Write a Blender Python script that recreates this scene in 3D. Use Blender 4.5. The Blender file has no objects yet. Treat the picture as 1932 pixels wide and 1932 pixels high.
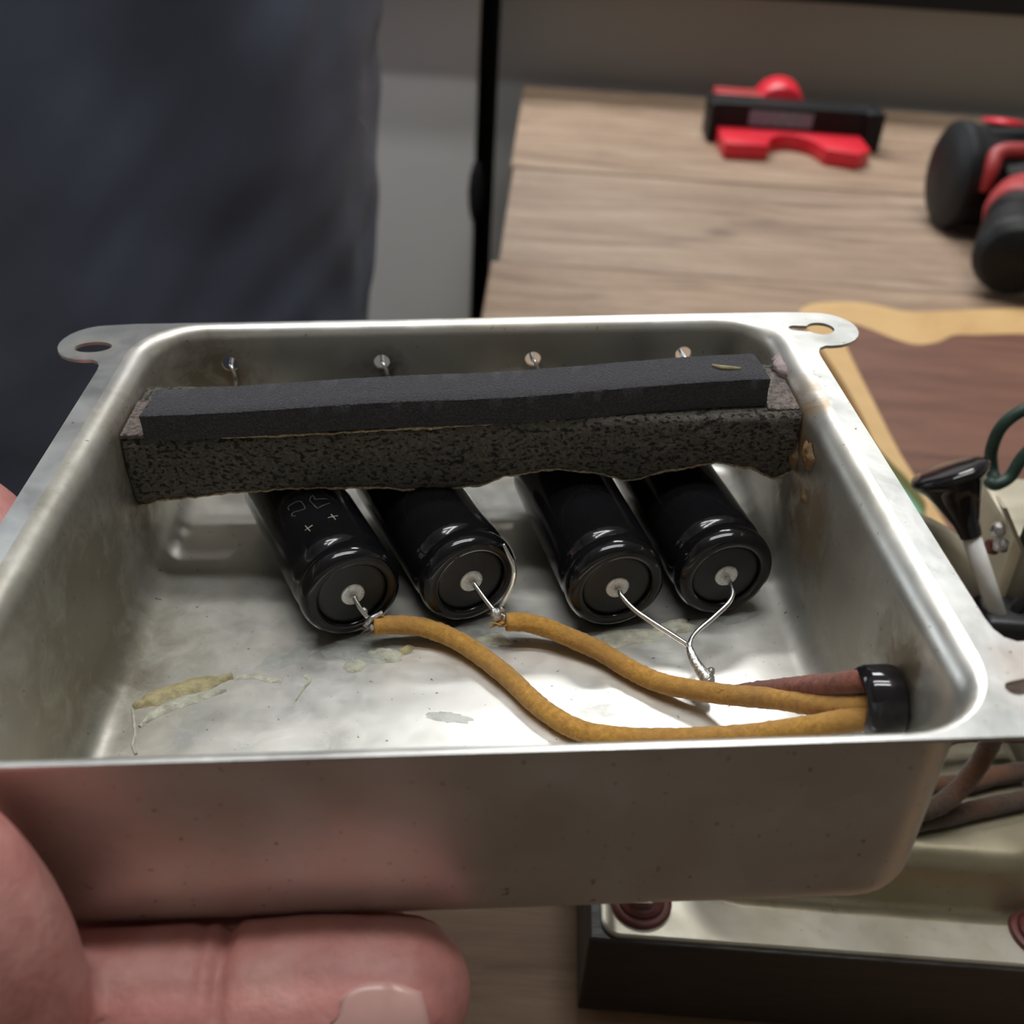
import bpy, bmesh, math, random
import numpy as np
from mathutils import Vector, Matrix, noise
random.seed(7)
S = bpy.context.scene
COL = S.collection
PI = math.pi

# ------------------------------------------------------------------ camera
# camera 23 cm above the bench top, pitched down 35 degrees, rolled a little
RW = Matrix(((0.9973997, -0.0716532, 0.0077268), (0.0477148, 0.5761962, -0.8159174), (0.0540109, 0.8141645, 0.5781168)))
RT = Matrix(((0.9992809, -0.0378311, -0.0025347), (0.0239311, 0.5774461, 0.8160780), (-0.0294095, -0.8155518, 0.5779362)))
TT = Vector((-0.0100292, 0.0079668, -0.2063858))
CAM = Vector((0, 0, 0.232))
U = 0.78e-3                       # one tray unit in metres (tray is 160 units wide)
cd = bpy.data.cameras.new('camera')
cam = bpy.data.objects.new('camera', cd)
COL.objects.link(cam)
cam.matrix_world = RW.to_4x4()
cam.location = CAM
cd.sensor_width = 36.0
cd.lens = 36.0
cd.clip_start = 0.005
cd.clip_end = 30
cd.dof.use_dof = True
cd.dof.focus_distance = 0.170
cd.dof.aperture_fstop = 21
S.camera = cam

# tray frame: x right, y away, z up, origin in the middle of the rim plane
MT = (RW @ RT).to_4x4()
MT.translation = RW @ (TT * (U / 1e-3)) + CAM
def TW(p):
    return MT @ (Vector(p) * U)

# ------------------------------------------------------------------ light and exposure
S.view_settings.view_transform = 'Standard'
S.view_settings.look = 'None'
S.view_settings.gamma = 1.0
S.view_settings.use_curve_mapping = False
S.view_settings.exposure = 0.22
W = bpy.data.worlds.new('world')
S.world = W
W.use_nodes = True
W.node_tree.nodes['Background'].inputs[0].default_value = (0.62, 0.70, 0.85, 1)
W.node_tree.nodes['Background'].inputs[1].default_value = 0.25
def area(name, loc, target, sx, sy, power, color):
    l = bpy.data.lights.new(name, 'AREA')
    l.shape = 'RECTANGLE'; l.size = sx; l.size_y = sy; l.energy = power; l.color = color
    o = bpy.data.objects.new(name, l); COL.objects.link(o)
    o.location = loc
    o.rotation_euler = (Vector(target) - Vector(loc)).to_track_quat('-Z', 'Y').to_euler()
    return o
LAMPS = ((-0.22, 1.66, 30.0), (-0.05, 0.38, 14.5))      # x, y, power of the two ceiling lamps (two tubes each)
LZ = 1.69
for lx, ly, lp_ in LAMPS:
    for d in (-0.15, 0.15):
        area('tube_light', (lx, ly + d, LZ - 0.03), (lx, ly + d, 0), 1.25, 0.09, lp_ / 2, (0.97, 0.985, 1.0))
area('window_daylight', (-1.97, 1.9, 0.75), (0.5, 1.2, 1.2), 1.2, 1.1, 7.0, (0.78, 0.89, 1.0))

# ------------------------------------------------------------------ materials
class NB:
    def __init__(s, name):
        s.m = bpy.data.materials.new(name); s.m.use_nodes = True
        s.t = s.m.node_tree; s.t.nodes.clear()
        s.out = s.t.nodes.new('ShaderNodeOutputMaterial')
        s.p = s.t.nodes.new('ShaderNodeBsdfPrincipled')
        s.t.links.new(s.p.outputs[0], s.out.inputs[0])
        s.tc = s.t.nodes.new('ShaderNodeTexCoord').outputs['Object']
    def n(s, ty, **kw):
        x = s.t.nodes.new('ShaderNode' + ty)
        for k, v in kw.items(): setattr(x, k, v)
        return x
    def set(s, inp, v):
        if hasattr(v, 'is_output'): s.t.links.new(v, inp)
        else: inp.default_value = v
    def noise(s, scale, detail=4, rough=0.55, vec=None, dist=0.0):
        x = s.n('TexNoise'); s.set(x.inputs['Vector'], vec or s.tc)
        x.inputs['Scale'].default_value = scale; x.inputs['Detail'].default_value = detail
        x.inputs['Roughness'].default_value = rough; x.inputs['Distortion'].default_value = dist
        return x.outputs['Fac']
    def stretch(s, sc):
        x = s.n('Mapping'); s.set(x.inputs['Vector'], s.tc); x.inputs['Scale'].default_value = sc
        return x.outputs[0]
    def ramp(s, fac, stops, interp='LINEAR'):
        x = s.n('ValToRGB'); s.set(x.inputs[0], fac); r = x.color_ramp; r.interpolation = interp
        while len(r.elements) < len(stops): r.elements.new(0.5)
        for e, (pos, c) in zip(r.elements, stops):
            e.position = pos; e.color = (*c, 1) if len(c) == 3 else c
        return x.outputs[0]
    def mix(s, fac, a, b):
        x = s.n('Mix', data_type='RGBA'); s.set(x.inputs[0], fac)
        for i, v in ((6, a), (7, b)):
            s.set(x.inputs[i], v if hasattr(v, 'is_output') else (*v, 1))
        return x.outputs[2]
    def math(s, op, a, b=0.0, c=None):
        x = s.n('Math', operation=op); s.set(x.inputs[0], a); s.set(x.inputs[1], b)
        if c is not None: s.set(x.inputs[2], c)
        return x.outputs[0]
    def rng(s, v, a, b, c=0.0, d=1.0):
        x = s.n('MapRange'); s.set(x.inputs[0], v)
        for i, q in enumerate((a, b, c, d)): x.inputs[i + 1].default_value = q
        return x.outputs[0]
    def near(s, pt, r, soft=1.0):
        x = s.n('VectorMath', operation='DISTANCE'); s.set(x.inputs[0], s.tc); x.inputs[1].default_value = pt
        return s.rng(x.outputs['Value'], r * (1 - soft * 0.999), r, 1.0, 0.0)
    def bump(s, h, strength, dist):
        x = s.n('Bump'); s.set(x.inputs['Height'], h)
        x.inputs['Strength'].default_value = strength; x.inputs['Distance'].default_value = dist
        s.t.links.new(x.outputs[0], s.p.inputs['Normal'])
    def fin(s, color=None, rough=0.5, metal=0.0, **kw):
        if color is not None:
            s.set(s.p.inputs['Base Color'], color if hasattr(color, 'is_output') else (*color, 1))
        s.set(s.p.inputs['Roughness'], rough); s.set(s.p.inputs['Metallic'], metal)
        for k, v in kw.items(): s.set(s.p.inputs[k.replace('_', ' ')], v)
        return s.m

def simple(name, color, rough=0.5, metal=0.0, vary=0.12, scale=40, bump=0.0, bscale=200, bdist=0.0005, **kw):
    b = NB(name)
    f = b.noise(scale, 3)
    lo = tuple(c * (1 - vary) for c in color); hi = tuple(min(1, c * (1 + vary)) for c in color)
    c = b.ramp(f, [(0.3, lo), (0.7, hi)])
    if bump: b.bump(b.noise(bscale, 4), bump, bdist)
    return b.fin(c, rough, metal, **kw)

def metal_mat(name, base, stain_shade_pts=(), dirt=0.35, rough=(0.30, 0.46), metal=0.95, speck=True):
    b = NB(name)
    big = b.noise(28, 5, 0.6)
    fine = b.noise(420, 4, 0.6)
    c = b.mix(b.rng(big, 0.42, 0.75, 0, dirt), base, (base[0] * 0.72, base[1] * 0.66, base[2] * 0.52))
    c = b.mix(b.rng(b.noise(60, 4), 0.52, 0.75, 0, 0.35), c, (base[0] * 0.9, base[1] * 1.0, base[2] * 1.04))
    rg = b.rng(b.noise(75, 5, 0.65), 0.3, 0.7, rough[0], rough[1])
    mt = metal
    st = None
    for pt, r, col, amt in stain_shade_pts:
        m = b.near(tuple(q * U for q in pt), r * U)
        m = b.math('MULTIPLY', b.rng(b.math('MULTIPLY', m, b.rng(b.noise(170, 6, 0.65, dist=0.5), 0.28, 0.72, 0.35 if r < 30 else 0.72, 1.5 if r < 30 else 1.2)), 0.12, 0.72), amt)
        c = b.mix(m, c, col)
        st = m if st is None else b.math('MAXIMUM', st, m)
    if st is not None:
        mt = b.math('MULTIPLY', b.math('SUBTRACT', 1.0, b.math('MULTIPLY', st, 0.5)), metal)
        rg = b.math('ADD', rg, b.math('MULTIPLY', st, 0.10))
    if speck:
        sp = b.rng(b.noise(900, 2, 0.5), 0.70, 0.76)
        c = b.mix(b.math('MULTIPLY', sp, 0.7), c, (0.10, 0.085, 0.06))
    b.bump(b.math('ADD', b.math('MULTIPLY', b.noise(26, 2), 1.0), b.math('ADD', b.math('MULTIPLY', fine, 0.05), b.math('MULTIPLY', b.noise(190, 3, 0.5), 0.16))), 0.35, 0.0011)
    return b.fin(c, rg, mt)

BR = (0.16, 0.095, 0.035); OR = (0.30, 0.165, 0.045); DK = (0.05, 0.035, 0.02)
TRAY_STAINS_AND_SHADE = [((-80, 34, -20), 26, BR, 0.85), ((-70, 72, -16), 26, (0.22, 0.16, 0.075), 0.75), ((79, 30, -9), 18, OR, 0.9),
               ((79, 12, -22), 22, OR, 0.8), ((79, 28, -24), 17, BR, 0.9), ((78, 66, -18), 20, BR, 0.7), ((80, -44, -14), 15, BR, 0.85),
               ((-21, 71, -12), 8, DK, 0.85), ((-60, 71, -13), 5, OR, 0.5), ((18, 71, -13), 4, BR, 0.6), ((-79, -8, -26), 56, (0.17, 0.145, 0.085), 0.85), ((-79, -50, -24), 44, (0.22, 0.195, 0.13), 0.75), ((79, -15, -22), 44, (0.26, 0.235, 0.17), 0.6),  # wide side-wall spots: brown staining plus dark reflections painted into the colour
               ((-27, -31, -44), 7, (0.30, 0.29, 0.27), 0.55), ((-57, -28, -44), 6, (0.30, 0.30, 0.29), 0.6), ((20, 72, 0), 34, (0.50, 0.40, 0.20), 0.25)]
M_TRAY = metal_mat('zinc_plated_tray', (0.80, 0.785, 0.735), TRAY_STAINS_AND_SHADE, 0.45, (0.33, 0.50))
M_FLANGE = metal_mat('zinc_plated_flange', (0.80, 0.80, 0.77), [((-92, 60, 0), 9, (0.35, 0.26, 0.14), 0.4), ((92, -62, 0), 14, (0.42, 0.24, 0.15), 0.4)], 0.15, (0.30, 0.45), 0.92)
M_CAN = metal_mat('grey_steel_can', (0.50, 0.47, 0.39), (), 0.8, (0.35, 0.55), 0.8)
M_BEIGE = metal_mat('beige_painted_can', (0.50, 0.45, 0.34), (), 0.4, (0.4, 0.6), 0.35, False)
M_STEEL = simple('bright_steel', (0.75, 0.75, 0.73), 0.25, 1.0, 0.08, 300)
M_TIN = simple('tinned_lead', (0.80, 0.79, 0.76), 0.22, 1.0, 0.06, 500)
M_TERM = simple('etched_aluminium', (0.74, 0.74, 0.72), 0.45, 0.7, 0.25, 2600, 0.5, 4000, 0.0002)
M_SOLDER = simple('old_solder', (0.62, 0.60, 0.58), 0.28, 1.0, 0.35, 1500, 0.6, 1800, 0.0005)
M_SLEEVE = simple('glossy_black_sleeve', (0.006, 0.006, 0.007), 0.13, 0, 0.2, 100, 0.12, 260, 0.0003, Specular_IOR_Level=0.5)
M_RUBBER = simple('matt_black_rubber', (0.011, 0.011, 0.011), 0.42, 0, 0.2, 500, 0.15, 1500, 0.0001)
M_MARK = simple('faded_print', (0.36, 0.34, 0.27), 0.6, 0, 0.2)
M_MARK2 = simple('very_faded_print', (0.085, 0.082, 0.075), 0.5, 0, 0.3, 900)
def foam(name, base, hi, sc, pore, rough=0.95, str_=0.9):
    b = NB(name)
    v = b.n('TexVoronoi'); b.set(v.inputs['Vector'], b.tc); v.inputs['Scale'].default_value = sc
    nf = b.noise(sc * 0.9, 5, 0.7)
    c = b.mix(b.rng(nf, 0.45, 0.75), base, hi)
    c = b.mix(b.rng(b.noise(sc * 1.6, 1), 0.74, 0.78), c, (0.22, 0.20, 0.17))
    if pore:
        por = b.rng(b.noise(sc * 0.8, 2, 0.55, b.stretch((0.8, 1, 1.35))), 0.37, 0.45)
        c = b.mix(b.math('MULTIPLY', b.math('SUBTRACT', 1.0, por), 0.8), c, (0.008, 0.007, 0.006))
        h = b.math('ADD', b.math('MULTIPLY', por, 1.0), b.math('MULTIPLY', nf, 0.6))
    else:
        h = b.math('ADD', b.math('MULTIPLY', v.outputs['Distance'], 0.7), nf)
    b.bump(h, str_, 0.0008 if pore else 0.0004)
    return b.fin(c, rough, 0, Sheen_Weight=0.15 if not pore else 0.0)
M_FOAM1 = foam('dense_black_foam', (0.036, 0.035, 0.040), (0.10, 0.097, 0.112), 2600, False)
M_FOAM2 = foam('porous_black_foam', (0.105, 0.095, 0.080), (0.23, 0.205, 0.168), 1500, True)
M_FRAY = simple('tan_backing_fibre', (0.48, 0.37, 0.23), 0.9, 0, 0.5, 1800, 0.8, 3000, 0.0003)
M_ADH = simple('shiny_old_adhesive', (0.20, 0.16, 0.14), 0.25, 0, 0.7, 1200, 1.0, 1500, 0.0012, Specular_IOR_Level=0.8)
def cloth_wire(name, a, b_, c_=None):
    b = NB(name)
    f = b.noise(900, 5, 0.7); g = b.noise(60, 3)
    c = b.mix(b.rng(f, 0.3, 0.7), a, b_)
    if c_: c = b.mix(b.rng(g, 0.45, 0.65, 0, 0.7), c, c_)
    b.bump(f, 0.8, 0.0004)
    return b.fin(c, 0.85, 0, Sheen_Weight=0.3)
M_YEL = cloth_wire('ochre_braided_cotton', (0.36, 0.165, 0.022), (0.66, 0.35, 0.06), (0.38, 0.19, 0.045))
M_RED = cloth_wire('red_brown_braided_cotton', (0.15, 0.035, 0.02), (0.34, 0.10, 0.06), (0.13, 0.06, 0.03))
M_BRN = cloth_wire('dark_brown_braided_cotton', (0.026, 0.014, 0.007), (0.085, 0.040, 0.018), (0.14, 0.050, 0.015))
M_MAR = cloth_wire('maroon_braided_cotton', (0.07, 0.022, 0.016), (0.17, 0.06, 0.04))
M_GREEN = simple('dark_green_rubber_wire', (0.025, 0.055, 0.04), 0.5, 0, 0.4, 200, 0.3, 900, 0.0002)
def glue(name, col, alpha, rough):
    b = NB(name)
    c = b.mix(b.rng(b.noise(500, 4), 0.35, 0.65), col, tuple(q * 0.72 for q in col))
    b.bump(b.noise(700, 5, 0.7), 0.9, 0.0007)
    al = b.rng(b.noise(350, 4), 0.3, 0.7, alpha * 0.65, min(1, alpha * 1.2))
    return b.fin(c, rough, 0, Alpha=al)
M_GLUE = glue('pale_dried_glue', (0.74, 0.73, 0.58), 0.85, 0.35)
M_GLUEY = glue('yellowed_glue', (0.62, 0.53, 0.28), 0.85, 0.35)
M_GLUEC = glue('clear_film_glue', (0.62, 0.66, 0.62), 0.40, 0.25)
M_GLUEP = glue('pinkish_glue', (0.55, 0.42, 0.42), 0.9, 0.4)
M_RESIN = glue('brown_resin_lump', (0.36, 0.22, 0.10), 0.95, 0.4)
def skin_mat():
    b = NB('skin')
    f = b.noise(70, 4, 0.6); g = b.noise(260, 4)
    c = b.ramp(f, [(0.30, (0.48, 0.18, 0.16)), (0.52, (0.63, 0.275, 0.245)), (0.72, (0.70, 0.365, 0.325))])
    c = b.mix(b.rng(g, 0.5, 0.75, 0, 0.25), c, (0.45, 0.15, 0.12))
    b.bump(b.math('ADD', b.noise(900, 4), b.math('MULTIPLY', b.noise(180, 3), 0.8)), 0.25, 0.0006)
    return b.fin(c, 0.48, 0, Subsurface_Weight=0.15, Subsurface_Radius=(0.006, 0.002, 0.001), Subsurface_Scale=0.5)
M_SKIN = skin_mat()
M_NAIL = simple('fingernail', (0.62, 0.36, 0.32), 0.25, 0, 0.08, 120)
def fabric_mat():
    b = NB('navy_woven_cloth')
    w1 = b.n('TexWave', bands_direction='X'); b.set(w1.inputs['Vector'], b.tc); w1.inputs['Scale'].default_value = 420; w1.inputs['Distortion'].default_value = 1.5
    w2 = b.n('TexWave', bands_direction='Z'); b.set(w2.inputs['Vector'], b.tc); w2.inputs['Scale'].default_value = 420; w2.inputs['Distortion'].default_value = 1.5
    f = b.math('MULTIPLY', w1.outputs['Fac'], w2.outputs['Fac'])
    c = b.mix(b.rng(b.noise(14, 5, 0.6), 0.35, 0.7), (0.100, 0.118, 0.178), (0.132, 0.150, 0.220))
    c = b.mix(b.math('MULTIPLY', f, 0.4), c, (0.10, 0.11, 0.14))
    b.bump(f, 0.35, 0.0006)
    return b.fin(c, 0.9, 0, Sheen_Weight=0.15)
M_NAVY = fabric_mat()
M_TROU = simple('dark_trousers', (0.025, 0.024, 0.024), 0.9, 0, 0.3, 60, 0.3, 800, 0.0006)
def wood(name, dark, mid, light, along, scale=9.0, knots=True, rough=0.6):
    b = NB(name)
    st = b.stretch(along)
    f = b.noise(scale, 7, 0.62, st, 0.8)
    g = b.noise(scale * 9, 4, 0.6, st)
    c = b.ramp(f, [(0.28, dark), (0.5, mid), (0.74, light)])
    c = b.mix(b.rng(g, 0.45, 0.75, 0, 0.30), c, dark)
    if knots:
        v = b.n('TexVoronoi'); b.set(v.inputs['Vector'], b.stretch((3.0, 4.2, 4.2))); v.inputs['Scale'].default_value = 2.1
        k = b.rng(v.outputs['Distance'], 0.025, 0.10, 0.75, 0.0)
        c = b.mix(k, c, tuple(q * 0.45 for q in dark))
    b.bump(f, 0.25, 0.002)
    return b.fin(c, rough)
M_BENCH = [wood('bench_plank_%d' % i, d, m, l, (1.0, 7.0, 7.0)) for i, (d, m, l) in enumerate((
    ((0.13, 0.070, 0.034), (0.235, 0.138, 0.072), (0.30, 0.186, 0.105)),
    ((0.155, 0.095, 0.058), (0.325, 0.222, 0.148), (0.45, 0.328, 0.232)),
    ((0.150, 0.095, 0.062), (0.310, 0.215, 0.148), (0.43, 0.322, 0.234))))]
M_HEART = wood('walnut_heartwood', (0.085, 0.033, 0.022), (0.16, 0.068, 0.043), (0.21, 0.10, 0.062), (1.0, 6.0, 6.0), 12, False, 0.5)
M_SAP = wood('pale_sapwood', (0.44, 0.25, 0.095), (0.58, 0.37, 0.16), (0.64, 0.43, 0.20), (1.0, 1.0, 1.0), 10, False, 0.5)
M_TEAL = simple('teal_green_mat', (0.13, 0.36, 0.24), 0.5, 0, 0.1)
M_BASE = wood('blackened_wood_base', (0.008, 0.006, 0.004), (0.015, 0.011, 0.008), (0.026, 0.018, 0.012), (1, 8, 8), 20, False, 0.45)
M_WASH = simple('red_brown_fibre', (0.11, 0.025, 0.018), 0.5, 0, 0.3, 400)
M_BAKE = simple('glossy_bakelite', (0.012, 0.010, 0.012), 0.10, 0, 0.2)
M_CERAM = simple('off_white_sleeve', (0.82, 0.80, 0.75), 0.5, 0, 0.1, 90)
M_REDP = simple('bright_red_plastic', (0.66, 0.018, 0.035), 0.38, 0, 0.06)
M_REDD = simple('dull_red_plastic', (0.36, 0.035, 0.035), 0.45, 0, 0.1)
M_BLKP = simple('black_plastic', (0.006, 0.006, 0.0065), 0.5, 0, 0.2, Specular_IOR_Level=0.28)
M_LABEL = simple('grey_label', (0.15, 0.16, 0.19), 0.45, 0, 0.4, 300)
M_PANEL = simple('light_grey_panel', (0.86, 0.85, 0.81), 0.55, 0, 0.04, 3)
M_PANEL2 = simple('mid_grey_panel', (0.43, 0.43, 0.40), 0.55, 0, 0.04, 3)
M_GAP = simple('black_gap_strip', (0.004, 0.004, 0.004), 0.7)
M_WALL = simple('painted_wall', (0.55, 0.54, 0.50), 0.8, 0, 0.05, 2)
M_CEIL = simple('white_ceiling', (0.75, 0.75, 0.73), 0.9, 0, 0.03, 2)
M_FLOOR = simple('dark_floor', (0.10, 0.058, 0.034), 0.6, 0, 0.2, 4)
M_HAIR = simple('dark_hair', (0.02, 0.014, 0.01), 0.5, 0, 0.3, 80)
def emit(name, col, st):
    b = NB(name)
    return b.fin((0.8, 0.8, 0.8), 0.5, 0, Emission_Color=(*col, 1), Emission_Strength=st)
M_TUBE = emit('lit_tube', (1.0, 0.97, 0.92), 6)
M_PANE = emit('daylit_pane', (0.80, 0.90, 1.0), 3)

# ------------------------------------------------------------------ mesh helpers
def tag(o, label=None, cat=None, group=None, kind=None):
    if label: o['label'] = label
    if cat: o['category'] = cat
    if group: o['group'] = group
    if kind: o['kind'] = kind
    return o
def raw(name, verts, faces, mat, parent=None, smooth=True, mw=None):
    me = bpy.data.meshes.new(name)
    me.from_pydata([tuple(v) for v in verts], [], faces)
    me.update()
    if smooth: me.polygons.foreach_set('use_smooth', [True] * len(me.polygons))
    return link(name, me, mat, parent, mw)
def link(name, me, mat, parent=None, mw=None):
    o = bpy.data.objects.new(name, me)
    if mat: 
        me.materials.clear(); me.materials.append(mat)
    COL.objects.link(o)
    if parent is not None: o.parent = parent
    if mw is not None: o.matrix_world = mw
    return o
def empty(name, loc=(0, 0, 0), mw=None):
    o = bpy.data.objects.new(name, None); o.empty_display_size = 0.01
    COL.objects.link(o)
    if mw is not None: o.matrix_world = mw
    else: o.location = loc
    return o
def tray_thing(name, at):            # an Empty in the tray's frame, at a point given in tray units
    m = MT.copy(); m.translation = TW(at)
    return empty(name, mw=m)
def sc(vs, k=U, off=(0, 0, 0)):
    return [((v[0] - off[0]) * k, (v[1] - off[1]) * k, (v[2] - off[2]) * k) for v in vs]
def catmull(pts, n=8):
    P = [Vector(p) for p in pts]; out = []
    for i in range(len(P) - 1):
        a = P[i - 1] if i else 2 * P[0] - P[1]; b, c = P[i], P[i + 1]
        d = P[i + 2] if i + 2 < len(P) else 2 * P[-1] - P[-2]
        for k in range(n):
            t = k / n
            out.append(0.5 * ((2 * b) + (c - a) * t + (2 * a - 5 * b + 4 * c - d) * t * t + (3 * b - a - 3 * c + d) * t ** 3))
    out.append(P[-1]); return out
def tube_geo(path, rad, seg=12, jitter=0.0, jfreq=1.0, cap=True):
    vs, fs = [], []
    n = len(path); up = None
    for i, p in enumerate(path):
        t = (path[min(i + 1, n - 1)] - path[max(i - 1, 0)]).normalized()
        if up is None:
            up = Vector((0, 0, 1)) if abs(t.z) < 0.9 else Vector((1, 0, 0))
        up = (up - t * up.dot(t)).normalized(); s = t.cross(up)
        r = rad(i / (n - 1)) if callable(rad) else rad
        for k in range(seg):
            a = 2 * PI * k / seg
            q = p + (up * math.cos(a) + s * math.sin(a)) * r
            if jitter: q = p + (q - p) * (1 + jitter * noise.noise(q * jfreq))
            vs.append(q)
    for i in range(n - 1):
        for k in range(seg):
            fs.append((i * seg + k, i * seg + (k + 1) % seg, (i + 1) * seg + (k + 1) % seg, (i + 1) * seg + k))
    if cap:
        fs.append(tuple(range(seg))[::-1]); fs.append(tuple((n - 1) * seg + k for k in range(seg)))
    return vs, fs
def merge(parts):
    vs, fs = [], []
    for v, f in parts:
        o = len(vs); vs += list(v); fs += [tuple(i + o for i in q) for q in f]
    return vs, fs
def loft(rings, cap0=True, cap1=True):
    m = len(rings[0]); vs = [v for r in rings for v in r]; fs = []
    for i in range(len(rings) - 1):
        for k in range(m):
            fs.append((i * m + k, i * m + (k + 1) % m, (i + 1) * m + (k + 1) % m, (i + 1) * m + k))
    if cap0: fs.append(tuple(range(m))[::-1])
    if cap1: fs.append(tuple((len(rings) - 1) * m + k for k in range(m)))
    return vs, fs
def lathe(prof, seg=40, o=(0, 0, 0), ax=(0, 0, 1), cap0=False, cap1=False):
    a = Vector(ax).normalized(); e = a.orthogonal().normalized(); g = a.cross(e); O = Vector(o)
    return loft([[O + a * h + (e * math.cos(2 * PI * k / seg) + g * math.sin(2 * PI * k / seg)) * r for k in range(seg)] for r, h in prof], cap0, cap1)
def boxg(lo, hi, bev=0.0, seg=2):
    bm = bmesh.new(); bmesh.ops.create_cube(bm, size=1)
    for v in bm.verts:
        v.co = Vector([(lo[i] + hi[i]) / 2 + v.co[i] * (hi[i] - lo[i]) for i in range(3)])
    if bev: bmesh.ops.bevel(bm, geom=bm.edges[:], offset=bev, segments=seg, affect='EDGES', profile=0.5)
    bm.verts.index_update()
    vs = [v.co.copy() for v in bm.verts]; fs = [tuple(v.index for v in f.verts) for f in bm.faces]
    bm.free(); return vs, fs
def prism(poly, z0, z1, bev=0.0):
    bm = bmesh.new()
    b = [bm.verts.new((x, y, z0)) for x, y in poly]
    f = bm.faces.new(b); r = bmesh.ops.extrude_face_region(bm, geom=[f])
    for v in r['geom']:
        if isinstance(v, bmesh.types.BMVert): v.co.z = z1
    bmesh.ops.recalc_face_normals(bm, faces=bm.faces[:])
    if bev:
        bmesh.ops.bevel(bm, geom=[e for e in bm.edges if len(e.link_faces) == 2 and e.calc_face_angle(0) > 0.5], offset=bev, segments=2, affect='EDGES', profile=0.5)
    bm.verts.index_update()
    vs = [v.co.copy() for v in bm.verts]; fs = [tuple(v.index for v in q.verts) for q in bm.faces]
    bm.free(); return vs, fs
def rrect(hx, hy, r, z, n=8, side=10, cx=0, cy=0):
    pts = []
    cs = ((hx - r, hy - r, 0), (-hx + r, hy - r, 90), (-hx + r, -hy + r, 180), (hx - r, -hy + r, 270))
    for i, (x, y, a0) in enumerate(cs):
        for k in range(n + 1):
            a = math.radians(a0 + 90 * k / n); pts.append(Vector((cx + x + r * math.cos(a), cy + y + r * math.sin(a), z)))
        nx = cs[(i + 1) % 4]; a = math.radians(a0 + 90)
        p = pts[-1]; q = Vector((cx + nx[0] + r * math.cos(a), cy + nx[1] + r * math.sin(a), z))
        for k in range(1, side): pts.append(p.lerp(q, k / side))
    return pts
def evaluated(o):
    dg = bpy.context.evaluated_depsgraph_get(); dg.update()
    me = bpy.data.meshes.new_from_object(o.evaluated_get(dg)); return me
def mk(name, geo, mat, parent=None, k=1.0, off=(0, 0, 0), smooth=True, mw=None):
    return raw(name, sc(geo[0], k, off), geo[1], mat, parent, smooth, mw)
def smooth_angle(o, deg=35):
    me = o.data
    bm = bmesh.new(); bm.from_mesh(me)
    for e in bm.edges:
        e.smooth = not (len(e.link_faces) == 2 and e.calc_face_angle(0) > math.radians(deg))
    for f in bm.faces: f.smooth = True
    bm.to_mesh(me); bm.free(); return o
def blob(cx, cy, z, rx, ry, rot, h, seed, seg=28, rings=5):
    vs, fs = [], []
    c, s = math.cos(rot), math.sin(rot)
    vs.append(Vector((cx, cy, z + h)))
    for i in range(1, rings + 1):
        t = i / rings
        for k in range(seg):
            a = 2 * PI * k / seg
            w = 1 + 0.42 * noise.noise(Vector((math.cos(a) * 1.6 + seed, math.sin(a) * 1.6, seed * 3.1))) + 0.18 * noise.noise(Vector((math.cos(a) * 5 + seed, math.sin(a) * 5, seed)))
            x, y = math.cos(a) * rx * w * t, math.sin(a) * ry * w * t
            hh = h * (1 - t ** 3) * (1 + 0.5 * noise.noise(Vector((x * 0.8 + seed, y * 0.8, 2)))) 
            vs.append(Vector((cx + x * c - y * s, cy + x * s + y * c, z + max(hh, 0.0))))
    for k in range(seg): fs.append((0, 1 + k, 1 + (k + 1) % seg))
    for i in range(rings - 1):
        for k in range(seg):
            a, b = 1 + i * seg + k, 1 + i * seg + (k + 1) % seg
            fs.append((a, a + seg, b + seg, b))
    return vs, fs
def ribbon(path, width, h, n=6):
    P = catmull([Vector(p) for p in path], 6); m = len(P); rings = []
    for i, p in enumerate(P):
        t = (P[min(i + 1, m - 1)] - P[max(i - 1, 0)]).normalized(); s = Vector((-t.y, t.x, 0))
        w = width(i / (m - 1)) * (1 + 0.5 * noise.noise(p * 0.5))
        rings.append([p + s * (w * (k / n * 2 - 1)) + Vector((0, 0, h * (1 - (k / n * 2 - 1) ** 2) * (1 + 0.6 * noise.noise(p * 0.9)))) for k in range(n + 1)])
    vs = [v for r in rings for v in r]; fs = []
    for i in range(m - 1):
        for k in range(n): fs.append((i * (n + 1) + k, i * (n + 1) + k + 1, (i + 1) * (n + 1) + k + 1, (i + 1) * (n + 1) + k))
    return vs, fs

# ------------------------------------------------------------------ the room
def struct(name, geo, mat, parent=None):
    o = mk(name, geo, mat, parent, smooth=False)
    if parent is None: o['kind'] = 'structure'
    return o
struct('floor', boxg((-2.0, -2.0, -0.80), (2.2, 3.0, -0.75)), M_FLOOR)
struct('ceiling', boxg((-2.0, -2.0, 1.75), (2.2, 3.0, 1.80)), M_CEIL)
struct('wall_back', boxg((-2.0, 3.0, -0.75), (2.2, 3.05, 1.75)), M_WALL)
struct('wall_right', boxg((2.2, -2.0, -0.75), (2.25, 3.0, 1.75)), M_WALL)
struct('wall_front', boxg((-2.0, -2.05, -0.75), (2.2, -2.0, 1.75)), M_WALL)
wl = empty('wall_left', (-2.0, 0, 0)); wl['kind'] = 'structure'
for lo, hi in (((-0.05, -2.0, -0.75), (0, 1.3, 1.75)), ((-0.05, 2.5, -0.75), (0, 3.0, 1.75)), ((-0.05, 1.3, -0.75), (0, 2.5, 0.2)), ((-0.05, 1.3, 1.3), (0, 2.5, 1.75))):
    struct('wall_section', boxg(lo, hi), M_WALL, wl)
wn = empty('window_1', (-2.0, 1.9, 0.75)); wn['kind'] = 'structure'
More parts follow.
